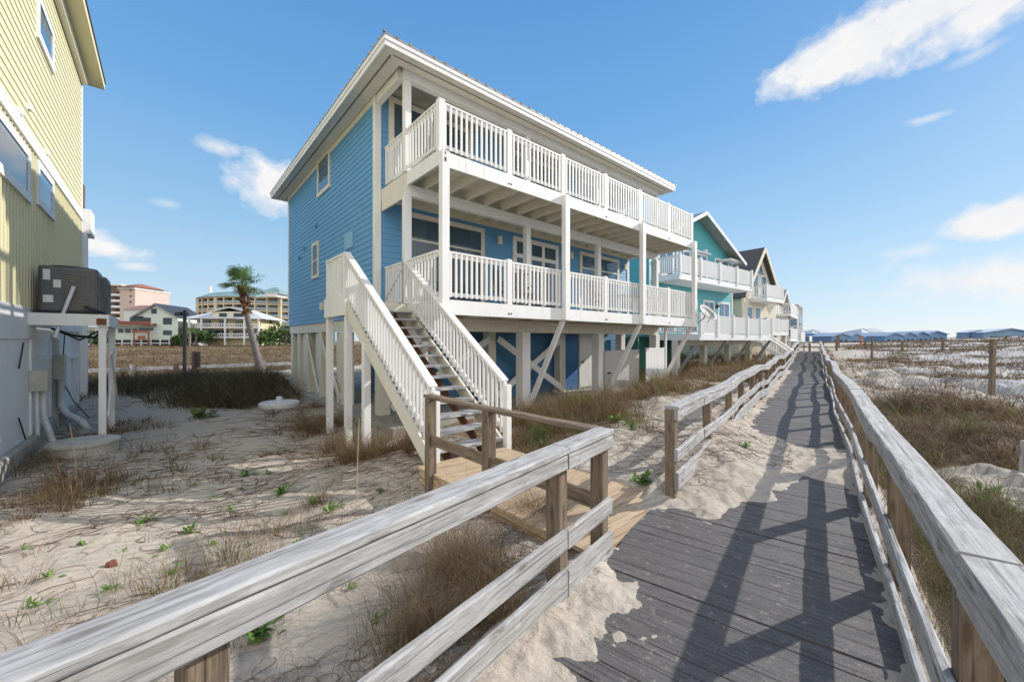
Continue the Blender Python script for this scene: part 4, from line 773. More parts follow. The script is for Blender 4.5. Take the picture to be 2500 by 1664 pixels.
# crossing rail far right and posts in the dunes
pts = [V((29.6, 39.6, 1.6)), V((33, 37.2, 1.66)), V((37, 34.2, 1.74)), V((41.5, 30.9, 1.8)), V((47, 27, 1.95))]
e = empty('crossing_fence', pts[1] - Z * 1.66, 0, 'dark rail fence of the crossing boardwalk against the horizon', 'fence'); o_ = -e.location; q_ = MB()
q_.loft([p + o_ for p in pts], .18, .14, .6, .01); q_.build('top_rail', BROWNW, e); q_ = MB(); q_.loft([p + o_ - Z * .5 for p in pts], .06, .1, .6, .01); q_.build('middle_rail', BROWNW, e)
for a_, b_ in zip(pts, pts[1:]):
    for t in (0, .5): c = a_.lerp(b_, t) + o_; bpart(e, 'post', BROWNW, (c.x, c.y, -.8 + .5), (c.x, c.y, c.z - .14), .13, .13, (1, 0, 0))
e = empty('landing_deck', bdn(50.2, -.4, .62), -R(37.2), 'pale platform with a bench at the far end of the boardwalk', 'platform'); part(e, 'floor', GREYW, (-2.2, 2.2, -.8, .9, -.1, .02)); part(e, 'end_rail', WHITEW, (-2.2, 1.2, .8, .9, .85, 1.0), (-2.2, 1.2, .8, .86, .35, .5))
for x_ in (-2.1, -.5, 1.1): part(e, 'post', BROWNW, (x_, x_ + .1, .7, .8, -1, .85))
for px, yb_, yt, Y, w, lab, mt in ((2420, 918, 828, 13.5, .115, 'tall weathered wooden post standing in the right hand dune grass', BROWNW), (2128, 868, 822, 27, .09, 'thin dark wooden post alone in the pale dunes', BROWNW), (2046, 838, 818, 45, .2, 'dark post beside the crossing fence near the boardwalk end', BROWNW), (2101, 831, 821, 48, .18, 'small orange marker post far off by the crossing fence', plain('orange_marker', (.55, .16, .04))), (2497, 1135, 1075, 5.4, .05, 'short pale stake at the right edge of the photograph', GREYW)):
    p = at(px, Y); zt_ = zat(yt, Y); g = hz(p.x, p.y); q_ = MB(); q_.beam(V((0, 0, -.5)), V((.03 * (zt_ - g), 0, zt_ - g)), w, w, (0, 1, 0)); tag(q_.build('wooden_post', mt), lab, 'post').location = (p.x, p.y, g)
p = at(2235, 17.5); q_ = MB(); q_.loft([V((-.9, .2, .02)), V((0, 0, .12)), V((.9, -.25, .02))], .14, .05, .15, .01); tag(q_.build('driftwood_board', GREYW), 'weathered driftwood board lying on the white sand of the right dune', 'driftwood').location = (p.x, p.y, hz(p.x, p.y) + .05)
# ------------------------------------------------------------------ street side: palm, pole, sign, rail
def frond(e, base, az, el, L, mat_, droop, nl=26, blow=V((-.8, 0, .0))):
    """fan-palm frond: petiole and a spray of long leaflets, blown sideways"""
    q_ = MB(); dir_ = V((math.cos(az) * math.cos(el), math.sin(az) * math.cos(el), math.sin(el))); p = V(base); tip = p + dir_ * L * .5 + blow * .12 * L
    q_.tube([p, p.lerp(tip, .5) + Z * .03, tip], [.03, .022, .014], 5); sd = dir_.cross(Z).normalized(); up = sd.cross(dir_)
    for i in range(nl):
        a_ = (i / (nl - 1) - .5) * 2 * 2.0; l_ = L * .62 * (1 - .25 * abs(a_) / 2) * random.uniform(.85, 1.1)
        dl = (dir_ * math.cos(a_) + sd * math.sin(a_) + up * .12).normalized(); dl = (dl + blow * .75).normalized(); wv_ = dl.cross(up).normalized() * .03 * L * .6
        a0 = tip; a1 = tip + dl * l_ * .5; a2 = a1 + (dl - Z * droop + blow * .5).normalized() * l_ * .35; a3 = a2 + (dl - Z * droop * 2.4 + blow * .8).normalized() * l_ * .25
        q_.face([a0, a1 - wv_, a1 + wv_]); q_.face([a1 + wv_, a1 - wv_, a2 - wv_ * .7, a2 + wv_ * .7]); q_.face([a2 + wv_ * .7, a2 - wv_ * .7, a3])
    return q_.build('frond', mat_, e)
PALM = leafmat('palm_leaf', [(0, (.07, .14, .04)), (.5, (.13, .22, .07)), (1, (.24, .31, .12))]); TRUNK = plain('palm_trunk', (.22, .19, .17), .9, .45, 9); BOOT = plain('palm_boot', (.28, .12, .055), .95, .5, 9)
Yp = 22.0; pb = at(640, Yp); pg = hz(pb.x, pb.y); e = empty('palm_tree', V((pb.x, pb.y, pg)), 0, 'leaning palm tree with wind blown fronds by the road', 'palm tree')
tp = [(0, 918), (-6, 895), (-17, 850), (-30, 800), (-40, 755), (-46, 715)]; tp = [V((dx / F * Yp, 0, zat(y, Yp) - pg)) for dx, y in tp]; tp[0].z = -.2
q_ = MB(); q_.tube(tp, [.26, .22, .17, .145, .135, .13], 12); q_.build('trunk', TRUNK, e, True)
tq = tp[3].lerp(tp[4], .6); top = tp[-1] + V((-.05, 0, .35)); q_ = MB()
for i in range(70):
    t = random.random(); c = tq.lerp(top, t); a_ = random.random() * 6.28; o1 = V((math.cos(a_), math.sin(a_), 0)); q_.beam(c + o1 * .1, c + o1 * random.uniform(.2, .3) + Z * random.uniform(.12, .3), .12, .04)
q_.build('leaf_boots', BOOT, e)
for i in range(17):
    az = random.uniform(0, 6.28); el = random.uniform(-.3, 1.4); frond(e, top + V((0, 0, random.uniform(-.2, .3))), az if math.cos(az) < .55 or i % 3 == 0 else az + 2.4, el, random.uniform(1.05, 1.5), PALM, random.uniform(.3, .8))
def small_palm(px, Y, ytop, label, n=11, L=1.4):
    p = at(px, Y); g = hz(p.x, p.y); h = zat(ytop, Y) - g; e = empty('palm_tree', V((p.x, p.y, g)), 0, label, 'palm tree', 'small palms in front of the far buildings'); q_ = MB(); q_.tube([(0, 0, -.2), (.1, 0, h * .5), (.05, 0, h - L * .6)], [.22, .17, .15], 8); q_.build('trunk', TRUNK, e)
    for i in range(n): frond(e, V((.05, 0, h - L * .6)), random.random() * 6.28, random.uniform(-.1, 1.2), L, PALM, .5, 13, V((-.2, 0, 0)))
SHRUB = leafmat('shrub_leaf', [(0, (.03, .07, .02)), (.6, (.06, .11, .03)), (1, (.11, .15, .05))], .2)
def shrub(px, Y, w, h, label, n=420, grp='shrubs around the far buildings', leaf=.35):
    p = at(px, Y); g = hz(p.x, p.y); e = empty('shrub', V((p.x, p.y, g)), 0, label, 'shrub', grp); P = rng.normal(0, 1, (n, 3)); P /= np.linalg.norm(P, axis=1)[:, None]; P *= rng.uniform(.35, 1.0, (n, 1)) * (1 + .35 * np.sin(P[:, :1] * 5 + px))
    P = P * [w / 2, w / 2.4, h / 2] + [0, 0, h * .5]; A = rng.normal(0, leaf, (n, 3)); B = rng.normal(0, leaf, (n, 3)); v = np.stack([P - A * .5, P + B * .4, P + A * .6, P - B * .4], 1).reshape(-1, 3)
    np_mesh('foliage', v, [np.arange(n * 4).reshape(-1, 4)], SHRUB, e); q_ = MB(); q_.tube([(0, 0, -.2), (.1, 0, h * .5)], .12, 6); q_.build('stem', TRUNK, e)
p = at(451, 22); g = hz(p.x, p.y); e = empty('lamp_post', V((p.x, p.y, g)), 0, 'black street lamp post with a small lamp head beside the road', 'lamp post'); h = zat(757, 22) - g
q_ = MB(); q_.tube([(0, 0, -.3), (.0, 0, h)], [.095, .085], 10); q_.build('pole', BLACKM, e); q_ = MB(); q_.bx(-.4, .2, -.06, .06, h - .26, h - .14); q_.bx(-.46, -.12, -.13, .13, h - .3, h - .1); q_.build('lamp_head', BLACKM, e, bevel=.03)
p = at(475, 15.8); g = hz(p.x, p.y); e = empty('sign', V((p.x, p.y, g)), R(-12), 'back of a grey board sign on a wooden post in the grass', 'sign'); h = zat(858, 15.8) - g
part(e, 'board', plain('grey_board', (.14, .135, .13), .8, .3, 12), *[(-.2 + i * .102, -.1 + i * .102, .04, .07, h - .62, h) for i in range(4)]); part(e, 'post', BROWNW, (-.06, .06, -.07, .035, -.4, h - .03)); part(e, 'pipe', GREYM, (-.22, -.16, -.05, .0, -.4, .5))
p = at(462, 19.5); g = hz(p.x, p.y); q_ = MB(); q_.bx(-.06, .06, -.01, .01, .55, .95); q_.bx(-.012, .012, -.01, .01, -.3, .55); tag(q_.build('marker_flag', plain('pink_flag', (.75, .3, .45))), 'small pink and white marker between the lamp post and the sign', 'marker').location = (p.x, p.y, g)
p = at(428, 17); g = hz(p.x, p.y); q_ = MB(); q_.beam(V((0, 0, -.4)), V((.03, 0, zat(886, 17) - g)), .15, .1, (0, 1, 0)); tag(q_.build('wooden_stake', PINK), 'faded pink wooden stake left of the sign', 'stake').location = (p.x, p.y, g)
p = at(405, 17.5); g = hz(p.x, p.y); part_ = MB(); part_.bx(-.18, .18, -.15, .15, -.1, .5); tag(part_.build('utility_box', DARKG, bevel=.02), 'dark utility box half hidden in grass left of the pink stake', 'box').location = (p.x, p.y, g)
e = empty('roadside_rail', hus(-14, 22.3, -.3), HA, 'low grey wooden rail fence along the far side of the road', 'fence')
q_ = MB(); q_.loft([V((-30, 0, .56)), V((-14, .1, .60)), V((0, 0, .55)), V((14, 0, .6)), V((18, 0, .6))], .12, .2, .5, .01); q_.build('rail', WHITEW, e)
for x_ in (-27, -21, -15, -9.6, -3.5, 2.5, 8.5, 14.5): q_ = MB(); q_.beam((x_, -.12, -.5), (x_, -.12, .74), .2, .2, (1, 0, 0)); q_.build('post', GREYW, e)
# ------------------------------------------------------------------ far buildings on the left
GREENW = paint('pale_green_wall', (.64, .70, .62), amt=.15, bmp=.05); CONDO = plain('condo_tan', (.64, .55, .37), .8, .15, .2); PINKW = plain('condo_pink', (.62, .47, .40), .8, .12, .2); GREENR = plain('green_metal_roof', (.26, .37, .34), .5, .2, .3); REDR = plain('red_tile_roof', (.36, .13, .09), .8, .3, 1); BRR = plain('brown_metal_roof', (.30, .17, .13), .7, .25, 1)
Yg = 70; pc = at(360, Yg); gz_ = zat(843, Yg)
e = empty('far_green_house', V((pc.x, pc.y, gz_)), R(12), 'pale green house with brown roof and red deck across the field', 'house'); k = Yg / F
def zl(y): return zat(y, Yg) - gz_
part(e, 'body', GREENW, (-4.8, -.6, 0, 9, 1.0, zl(795)), (-.6, 4.6, 0, 9, 1.0, zl(772))); gable_roof(e, 1.3, 3.2, -.4, 9.4, zl(772), zl(742), .15, DARKG, .3, GREYM)
q_ = MB(); q_.face([(-1.9, 0, zl(772)), (4.5, 0, zl(772)), (1.3, 0, zl(743))]); q_.face([(-4.8, 2, zl(795)), (-.6, 2, zl(795)), (-.6, 2, zl(755)), (-4.8, 2, zl(755))]); q_.build('gable_wall', GREENW, e); q_ = MB(); q_.face([(-4.9, 1.8, zl(755)), (.8, 1.8, zl(755)), (.8, 6, zl(739)), (-4.9, 6, zl(739))]); q_.build('side_roof', BRR, e)
part(e, 'red_deck', plain('red_wood_deck', (.28, .09, .06)), (-5.2, 1.4, -1.6, -.02, zl(794), zl(790)), (-5.2, 1.4, -1.62, -1.5, zl(790), zl(785)))
part(e, 'red_pergola', plain('red_wood', (.34, .10, .05)), (-1.4, 1.2, -1.5, -1.4, zl(812), zl(807)), (-1.2, -1.0, -1.5, -1.4, 0, zl(812)), (.9, 1.1, -1.5, -1.4, 0, zl(812)), (-.6, .5, -1.5, -1.4, zl(828), zl(820)))
part(e, 'deck_railing', WHITE2, (-4.5, 4.0, -1.2, -1.1, zl(838), zl(836.5)), *[(-4.5 + i * 1.4, -4.35 + i * 1.4, -1.2, -1.1, 0, zl(827)) for i in range(7)])
for x0_, x1_, ya_, yb2 in ((-4.3, -3.6, 812, 802), (-3.3, -2.5, 812, 802), (-2.2, -1.5, 812, 802), (2.4, 3.7, 817, 806), (2.4, 3.7, 791, 775), (.6, 1.4, 765, 753), (-2.6, .5, 788, 775), (-1.3, .9, 806, 800)): part(e, 'window', DARKGL, (x0_, x1_, -.08, -.005, zl(ya_), zl(yb2)))
part(e, 'lower_lattice', DARKG, (-4.7, 4.5, .3, .5, 0, 1.0)); part(e, 'corner_post', WHITE2, (-5.0, -4.8, -.1, .1, 0, zl(795)), (4.5, 4.7, -.1, .1, 0, zl(772)))
Yy = 72; pc = at(552, Yy); gz_ = zat(843, Yy); e = empty('far_yellow_house', V((pc.x, pc.y, gz_)), R(8), 'pale yellow house with white wraparound balconies and a big hipped roof across the field', 'house')
def zl(y): return zat(y, Yy) - gz_
part(e, 'body', paint('far_yellow_wall', (.66, .58, .34), amt=.1), (-5.5, 5.3, 1.2, 10, .0, zl(778))); q_ = MB()
zt_, ze = zl(752), zl(778); q_.face([(-7.2, -.5, ze), (6.6, -.5, ze), (3.2, 2.2, zl(756)), (-2.4, 2.2, zl(756))]); q_.face([(6.6, -.5, ze), (6.6, 10, ze), (2.5, 5, zt_), (3.2, 2.2, zl(756))]); q_.face([(-7.2, 10, ze), (-7.2, -.5, ze), (-2.4, 2.2, zl(756)), (-1.7, 5, zt_)]); q_.face([(-2.4, 2.2, zl(756)), (3.2, 2.2, zl(756)), (2.5, 5, zt_), (-1.7, 5, zt_)]); q_.build('roof', plain('pale_roof', (.62, .62, .60), .5, .15, .5), e)
dm = part(e, 'dormer', CREAM, (-2.4, 3.4, .2, 5, zl(777), zl(760))); gable_roof(dm, .5, 2.9, 0, 5.5, zl(760), zl(749), .1, ROOFM, .4)
part(e, 'balcony_slab', WHITE2, (-6.0, 5.8, -.4, 1.19, zl(801), zl(798))); part(e, 'balcony_slab', WHITE2, (-6.0, 5.8, -.4, 1.19, zl(825), zl(822)))
for a_, b_ in ((800, 792), (824, 816)): railpanel(e, (-5.8, -.35, zl(a_)), (5.6, -.35, zl(a_)), .8, .3, .1, WHITE2)
for x_ in (-5.9, -3.9, .0, 3.2, 5.6): part(e, 'column', WHITE2, (x_ - .12, x_ + .12, -.42, -.15, 0, ze))
for x0_, x1_, a_, b_ in ((-5.0, -3.2, 798, 782), (-1.8, -.4, 798, 782), (1, 2.6, 798, 783), (-5.0, -3.0, 822, 806), (-3, -.2, 822, 806), (.6, 4.4, 822, 806), (-1.2, .0, 774, 764), (1.2, 2.8, 774, 764)): part(e, 'window', DARKGL, (x0_, x1_, .1 if a_ < 780 else 1.1, .18 if a_ < 780 else 1.19, zl(a_), zl(b_)))
bpart(e, 'front_stairs', WHITE2, (-4.5, -.6, zl(826)), (-2.2, -2.6, .1), 1.2, .25)
# big condominium with green roof: curved front of floors
Yc = 165; e = empty('condominium', at(560, Yc, zat(841, Yc)), 0, 'large tan condominium block with a green metal roof and rows of balconies', 'apartment block'); g = zat(841, Yc); k = Yc / F
def xz(px): return (px - 560) * k
def curve(t): return (xz(448) + (xz(740) - xz(448)) * t, 26 * (t - .42) ** 2 * 1.6)
def ribbon(q_, z0, z1, off, t0=0, t1=1, n=24, depth=1.0):
    for i in range(n):
        a_ = curve(t0 + (t1 - t0) * i / n); b_ = curve(t0 + (t1 - t0) * (i + 1) / n); q_.ob((a_[0], a_[1] + off, 0), V((b_[0] - a_[0], b_[1] - a_[1], 0)), Yv, Z, (0, 1), (0, depth), (z0, z1))
z0_ = 0; ztop = zat(724, Yc) - g; nf = 7; fh = ztop / nf
q_ = MB(); ribbon(q_, 0, ztop, 2.2, depth=14); q_.build('body', glassmat('condo_glass', (.10, .16, .21), .15, .6), e)
for f in range(nf + 1): q_ = MB(); ribbon(q_, f * fh - .35, f * fh + .25, 0, depth=2.3); q_.build('floor_slab', CONDO, e)
for f in range(nf): q_ = MB(); ribbon(q_, f * fh + .4, f * fh + 1.35, .1, depth=.08); q_.build('balcony_railing', plain('balcony_rail', (.36, .42, .44)), e) if f else None
for i in range(13):
    t = i / 12; a_ = curve(t); w = 1.3 if i % 3 == 0 else .45; part(e, 'pier', CONDO, (a_[0] - w / 2, a_[0] + w / 2, a_[1] - .25, a_[1] + 2.4, 0, ztop))
q_ = MB(); n = 24
for i in range(14): a_ = curve(i / n); b_ = curve((i + 1) / n); q_.face([(a_[0] - .5, a_[1] - .8, ztop + .2), (b_[0], b_[1] - .8, ztop + .2), (b_[0], b_[1] + 7, ztop + 3.1), (a_[0] + (2.5 if i == 0 else 0), a_[1] + 7, ztop + 3.1)])
q_.face([(curve(0)[0] - .5, curve(0)[1] - .8, ztop + .2), (curve(0)[0] + 2.5, curve(0)[1] + 7, ztop + 3.1), (curve(0)[0] - .5, 15, ztop + .2)]); q_.build('roof', GREENR, e)
q_ = MB(); x_ = xz(655); q_.face([(x_ - 5, 0, ztop + 1.6), (x_ + 5, 0, ztop + 1.6), (x_ + 1, 5, ztop + 4.5), (x_ - 1, 5, ztop + 4.5)]); q_.face([(x_ + 5, 0, ztop + 1.6), (x_ + 5, 10, ztop + 1.6), (x_ + 1, 5, ztop + 4.5)]); q_.face([(x_ - 5, 10, ztop + 1.6), (x_ - 5, 0, ztop + 1.6), (x_ - 1, 5, ztop + 4.5)]); q_.build('tower_roof', GREENR, e); part(e, 'roof_railing', WHITE2, (xz(645), xz(740), -.3, -.2, ztop + 1.3, ztop + 1.45), (xz(645), xz(675), .2, 9.5, ztop, ztop + 1.6)); part(e, 'chimney', WHITE2, (xz(482), xz(486), 6, 7, ztop + 2.5, ztop + 5))
Yk = 150; k = Yk / F; e = empty('condominium', at(300, Yk, zat(841, Yk)), 0, 'tall pink condominium with a red tiled roof left of the green house', 'apartment block'); g = zat(841, Yk)
def xz(px): return (px - 300) * k
def zl(y): return zat(y, Yk) - g
part(e, 'body', PINKW, (xz(240), xz(269), 0, 14, 0, zl(696)), (xz(269), xz(299), 2, 14, 0, zl(700)), (xz(299), xz(336), -1, 14, 0, zl(704)))
for i in range(9):
    y = 722 + i * 14.5; part(e, 'balcony', WHITE2, (xz(268.5), xz(299), -.3, 2, zl(y), zl(y - 1.3)), (xz(268.5), xz(299), -.3, -.2, zl(y - 1.3), zl(y - 5.5))); part(e, 'balcony_glass', DARKGL, (xz(270), xz(298), 1.9, 2.1, zl(y - 1.3), zl(y - 11)))
part(e, 'cornice', WHITE2, (xz(238), xz(300), -.6, 14.3, zl(697), zl(694)), (xz(298), xz(338), -1.6, 14.3, zl(706), zl(703)))
q_ = MB(); a_, b_ = xz(284), xz(342); q_.face([(a_, -2.5, zl(701)), (b_, -2.5, zl(701)), (xz(318), 5, zl(689)), (xz(308), 5, zl(689))]); q_.face([(b_, -2.5, zl(701)), (b_, 13, zl(701)), (xz(318), 5, zl(689))]); q_.face([(a_, 13, zl(701)), (a_, -2.5, zl(701)), (xz(308), 5, zl(689))]); q_.build('roof', REDR, e); part(e, 'roof_base', WHITE2, (xz(292), xz(335), -1.2, 12, zl(704), zl(700)))
for y in (706, 721, 735): part(e, 'window', DARKGL, (xz(323), xz(327), -1.12, -1.01, zl(y + 5), zl(y)))
Yw = 85; e = empty('far_white_house', at(243, Yw, zat(843, Yw)), 0, 'low white house far off between the stand legs', 'house'); kz = lambda y: zat(y, Yw) - zat(843, Yw)
part(e, 'body', WHITE2, (-5, 3.5, 0, 8, 0, kz(800))); part(e, 'roof', FR, (-5.4, 3.9, -.6, 8.4, kz(800), kz(797))); part(e, 'balcony', WHITE2, (-5.2, 3.7, -1, -.02, kz(826), kz(822)))
for i in range(4): part(e, 'window', DARKGL, (-4 + i * 1.9, -2.9 + i * 1.9, -.08, -.02, kz(818), kz(806)))
for px, Y, w, h, lab in ((432, 76, 4, 5.5, 'dark round shrub right behind the pale green house'), (452, 74, 4.5, 4, 'dark green shrub left of the lamp post top'), (488, 70, 4.5, 3, 'low bushy shrub at the left foot of the far yellow house'), (440, 68, 2.5, 2.2, 'bright shrub in front of the gap between the far houses'), (240, 80, 5, 2.2, 'low shrub by the far white house'), (285, 76, 4, 2.4, 'shrub at the left corner of the pale green house'), (648, 73, 4.5, 3.2, 'shrub at the right foot of the far yellow house'), (682, 78, 6, 4.5, 'dense shrub in front of the condominium near the blue house wall'), (720, 80, 6, 4, 'dense shrub in front of the condominium behind the pilings'), (760, 85, 9, 3.5, 'dense shrub seen between the pilings of the blue house')): shrub(px, Y, w, h, lab)
for px, Y, yt, lab in ((462, 66, 796, 'small palm left of the far yellow house, tallest'), (446, 71, 802, 'small palm just right of the pale green house'), (478, 69, 800, 'small palm touching the far yellow house balcony'), (660, 76, 803, 'small palm right of the far yellow house'), (697, 78, 806, 'small palm beside the corner of the blue house'), (222, 74, 806, 'small palm left of the pale green house')): small_palm(px, Y, yt, lab)
BROWND = plain('red_brown', (.2, .08, .05), .95, .4, 14); p = at(272, 3.62); q_ = MB(); q_.lathe([(.03, -.02), (.05, .0), (.042, .03), (.03, .045), (0, .05)], 6); q_.v = [(a_[0] * random.uniform(.7, 1.3), a_[1] * random.uniform(.6, 1.2), a_[2] * random.uniform(.8, 1.2)) for a_ in q_.v]; tag(q_.build('brick_fragment', BROWND), 'small red brown lump lying on the open sand in the near yard', 'brick').location = (p.x, p.y, hz(p.x, p.y))
# ------------------------------------------------------------------ grass, twigs and small plants
def blades(P, az, L, bend, w, seg=3):
    n = len(P); t = np.linspace(0, 1, seg + 1)[None, :, None]; dirh = np.stack([np.cos(az), np.sin(az), np.zeros(n)], -1)[:, None]; L_ = L[:, None, None]; b = bend[:, None, None]
    c = P[:, None] + dirh * L_ * (b * t ** 1.8) + np.array([0, 0, 1.])[None, None] * L_ * (t * np.sqrt(np.clip(1 - .55 * b * b * t, .05, 1)) - .25 * b * t ** 3)
    r = rng.uniform(0, 6.28, n); sd = np.stack([np.cos(r), np.sin(r), np.zeros(n)], -1)[:, None]; wd = w[:, None, None] * (1 - t * .9) * .5
    a = c - sd * wd; bb = c + sd * wd; v = np.concatenate([a, bb], 1).reshape(-1, 3); k = 2 * (seg + 1); base = (np.arange(n) * k)[:, None, None]
    i = np.arange(seg)[None, :, None]; qd = np.concatenate([base + i, base + i + 1, base + i + 1 + seg + 1, base + i + seg + 1], 2).reshape(-1, 4); return v, qd
def scatter(n, r0, r1, t0, t1, accept, per, Lr, wpx, bend=(.15, .9), lean=None, wmin=.0025, sig=.05, tuft=2.6):
    r = np.exp(rng.uniform(math.log(r0), math.log(r1), n)); th_ = np.radians(rng.uniform(t0, t1, n)); x = r * np.sin(th_); y = r * np.cos(th_)
    k = rng.uniform(0, 1, n) < accept(x, y); x, y, r = x[k], y[k], r[k]; sc = rng.uniform(.55, 1.25, len(x)) * np.clip(.1 + 1.9 * fbm(x * 1.3, y * 1.3, 31), .4, 1.9)
    if tuft: kk = rng.uniform(0, 1, len(x)) < 1 / tuft; x, y, r, sc = x[kk], y[kk], r[kk], sc[kk]; per = int(per * tuft)
    x = np.repeat(x, per); y = np.repeat(y, per); r = np.repeat(r, per); sc = np.repeat(sc, per); m_ = len(x); sp = sig * (1 + r * .04)
    ox = rng.normal(0, 1, m_) * sp; oy = rng.normal(0, 1, m_) * sp; x = x + ox; y = y + oy
    keep = accept(x, y) > .02; x, y, r, sc = x[keep], y[keep], r[keep], sc[keep]; m_ = len(x)
    kp = keep; z = HF(x, y) - .01; az = np.arctan2(oy[kp], ox[kp]) + rng.normal(0, .5, m_)
    if lean is not None: az = np.where(rng.uniform(0, 1, m_) < .28, lean + rng.normal(0, .6, m_), az)
    L = rng.uniform(*Lr, m_) * sc * rng.choice([.6, 1, 1, 1.35], m_); w = np.maximum(wmin, r * wpx / F) * rng.uniform(.6, 1.3, m_)
    return blades(np.stack([x, y, z], -1), az, L, rng.uniform(*bend, m_), w)
def stuff(name, m_, parts_, label, cat):
    vs = []; qs = []; o = 0
    for v, q_ in parts_: vs.append(v); qs.append(q_ + o); o += len(v)
    return tag(np_mesh(name, np.concatenate(vs), [np.concatenate(qs)], m_), label, cat, kind='stuff')
DRY = leafmat('dry_grass', [(0, (.12, .075, .04)), (.35, (.20, .13, .07)), (.7, (.30, .215, .12)), (1, (.42, .34, .22))], .2, .7, (.45, .38, .30))
MIXG = leafmat('dune_grass', [(0, (.10, .055, .032)), (.35, (.17, .10, .06)), (.6, (.25, .17, .095)), (.72, (.15, .15, .05)), (.86, (.32, .25, .16)), (1, (.55, .48, .36))], .25, .7, (.50, .42, .37), (1.2, 1.2, .8))
DRY2 = leafmat('dark_dry_grass', [(0, (.07, .06, .04)), (.5, (.15, .125, .075)), (.85, (.26, .21, .13)), (1, (.40, .34, .23))], .2, .7, (.6, .62, .45))
GRN = leafmat('green_grass', [(0, (.06, .10, .03)), (.5, (.12, .16, .045)), (1, (.22, .22, .08))], .25)
def A_right(x, y): d, n = dn_of(x, y); return cover(x, y) * sm(n, .55, .7) * (1 - .0 * x)
def A_mid(x, y): d, n = dn_of(x, y); u, s = us_of(x, y); return cover(x, y) * sm(n, -1.35, -1.5) * sm(u, -.15, .1) * sm(s, 14, 13)
LID = at(682, 13.2)
def A_left(x, y): u, s = us_of(x, y); return sm(np.hypot(x - LID.x, y - LID.y), .62, .8) * sm(np.hypot(x - LID.x * .93, y - LID.y * .93), .6, 1.0) * cover(x, y) * sm(u, .1, -.1) * sm(s, 17, 16)
CL = []
for px, py, z, rr in ((640, 1005, -.45, .55), (700, 1020, -.46, .5), (755, 1060, -.47, .4), (600, 985, -.44, .5), (40, 1135, -.45, .4), (275, 1065, -.45, .4), (110, 1225, -.4, .3), (775, 1040, -.48, .42), (740, 985, -.46, .5), (700, 965, -.44, .5), (820, 1095, -.47, .25), (905, 1105, -.45, .4), (965, 1105, -.4, .38), (1000, 1120, -.32, .25), (880, 1125, -.42, .3), (170, 1180, -.42, .4), (1190, 1450, -.1, .13), (1120, 1420, -.12, .16), (1230, 1530, -.08, .1), (1040, 1560, -.15, .12), (330, 1050, -.45, .35), (150, 1085, -.45, .5), (1330, 1250, -.05, .2)):
    Yc_ = (CAMH - z) * F / (py - CY); CL.append(((px - CX) / F * Yc_, Yc_, rr))
def A_clump(x, y): return np.maximum.reduce([np.exp(-((x - a_) ** 2 + (y - b_) ** 2) / (r_ * r_)) for a_, b_, r_ in CL]) * sm(dn_of(x, y)[1], -1.40, -1.48)
def A_fld(x, y): u, s = us_of(x, y); return cover(x, y) * sm(s, 22.5, 23.5) * sm(np.sqrt(x * x + y * y), 110, 100)
stuff('dune_grass', MIXG, [scatter(17000, 1.8, 60, 36, 80, A_right, 9, (.12, .34), .8, (.3, 1.2), 2.9), scatter(9000, 2.2, 16, 38, 66, lambda x, y: A_right(x, y) * sm(fbm(x * .8, y * .8, 91), .40, .6), 12, (.18, .5), .6, (.6, 1.6), 2.9)], 'dry brown and green grass covering the dune right of the boardwalk', 'grass')
stuff('sea_oats', DRY, [scatter(1500, 2.5, 40, 36, 66, A_right, 3, (.45, .85), .55, (.2, 1.0), 2.9, .002, .04), scatter(1300, 4.5, 32, 2, 46, A_mid, 3, (.45, .85), .55, (.2, 1.0), 2.9, .002, .04), scatter(500, 2, 14, -52, 5, A_left, 3, (.3, .6), .55, (.2, 1.0), 2.9, .002, .03)], 'tall bent straw stems rising from the dune grass', 'grass')
stuff('sea_oats', GRN, [scatter(2600, 1.3, 9, 40, 74, A_right, 7, (.14, .42), .75, (.2, 1.1), 2.9), scatter(2600, 2, 14, -55, 4, A_left, 7, (.08, .22), .8, (.3, 1.2)), scatter(1500, 2.2, 26, 38, 70, lambda x, y: A_right(x, y) * sm(fbm(x * .7, y * .7, 44), .44, .62), 9, (.2, .5), .8, (.1, .8), 2.9), scatter(1500, 1.2, 4.2, 46, 74, A_right, 8, (.12, .4), .8, (.2, 1.0), 2.9), scatter(2000, 5, 30, 2, 46, lambda x, y: A_mid(x, y) * sm(fbm(x * .7, y * .7, 44), .42, .6), 10, (.25, .6), .8, (.1, .7), 2.9), scatter(900, 1.6, 12, -52, 0, lambda x, y: A_left(x, y) * .5, 8, (.12, .34), .9, (.1, .8))], 'greener blades standing among the dry dune grass', 'grass')
stuff('dune_grass', DRY, [scatter(9500, 4, 45, 0, 46, A_mid, 10, (.18, .5), .9, (.2, 1.0), 2.9)], 'straw coloured grass on the bank between the houses and the boardwalk', 'grass')
stuff('yard_grass', DRY, [scatter(30000, 1.6, 11, -50, 8, A_clump, 9, (.2, .62), .7, (.35, 1.3), 2.9, .0022, .03), scatter(9000, 1.5, 24, -60, 8, A_left, 10, (.12, .42), .9, (.3, 1.15))], 'dry brown grass clumps in the sandy yard left of the stairs', 'grass')
def A_mound(x, y): u, s = us_of(x, y); return sm(np.hypot(x - LID.x, y - LID.y), .7, 1.0) * sm(np.hypot(x - LID.x * .93, y - LID.y * .93), .6, 1.0) * np.clip(sm(np.minimum.reduce([np.hypot((x - a_) / 2.3, (y - b_) / 1.25) for a_, b_ in MOUND]) + (fbm(x * .9, y * .9, 81) - .5) * 1.5, 1.5, .55), 0, 1) * sm(u, -.3, -.8) * sm(s, 17.2, 16.6)
stuff('yard_grass', DRY2, [scatter(26000, 9.5, 21, -50, -18, A_mound, 7, (.22, .75), .8, (.4, 1.3), 2.9, .003, .10)], 'dark tangled grass mound in front of the road', 'grass')
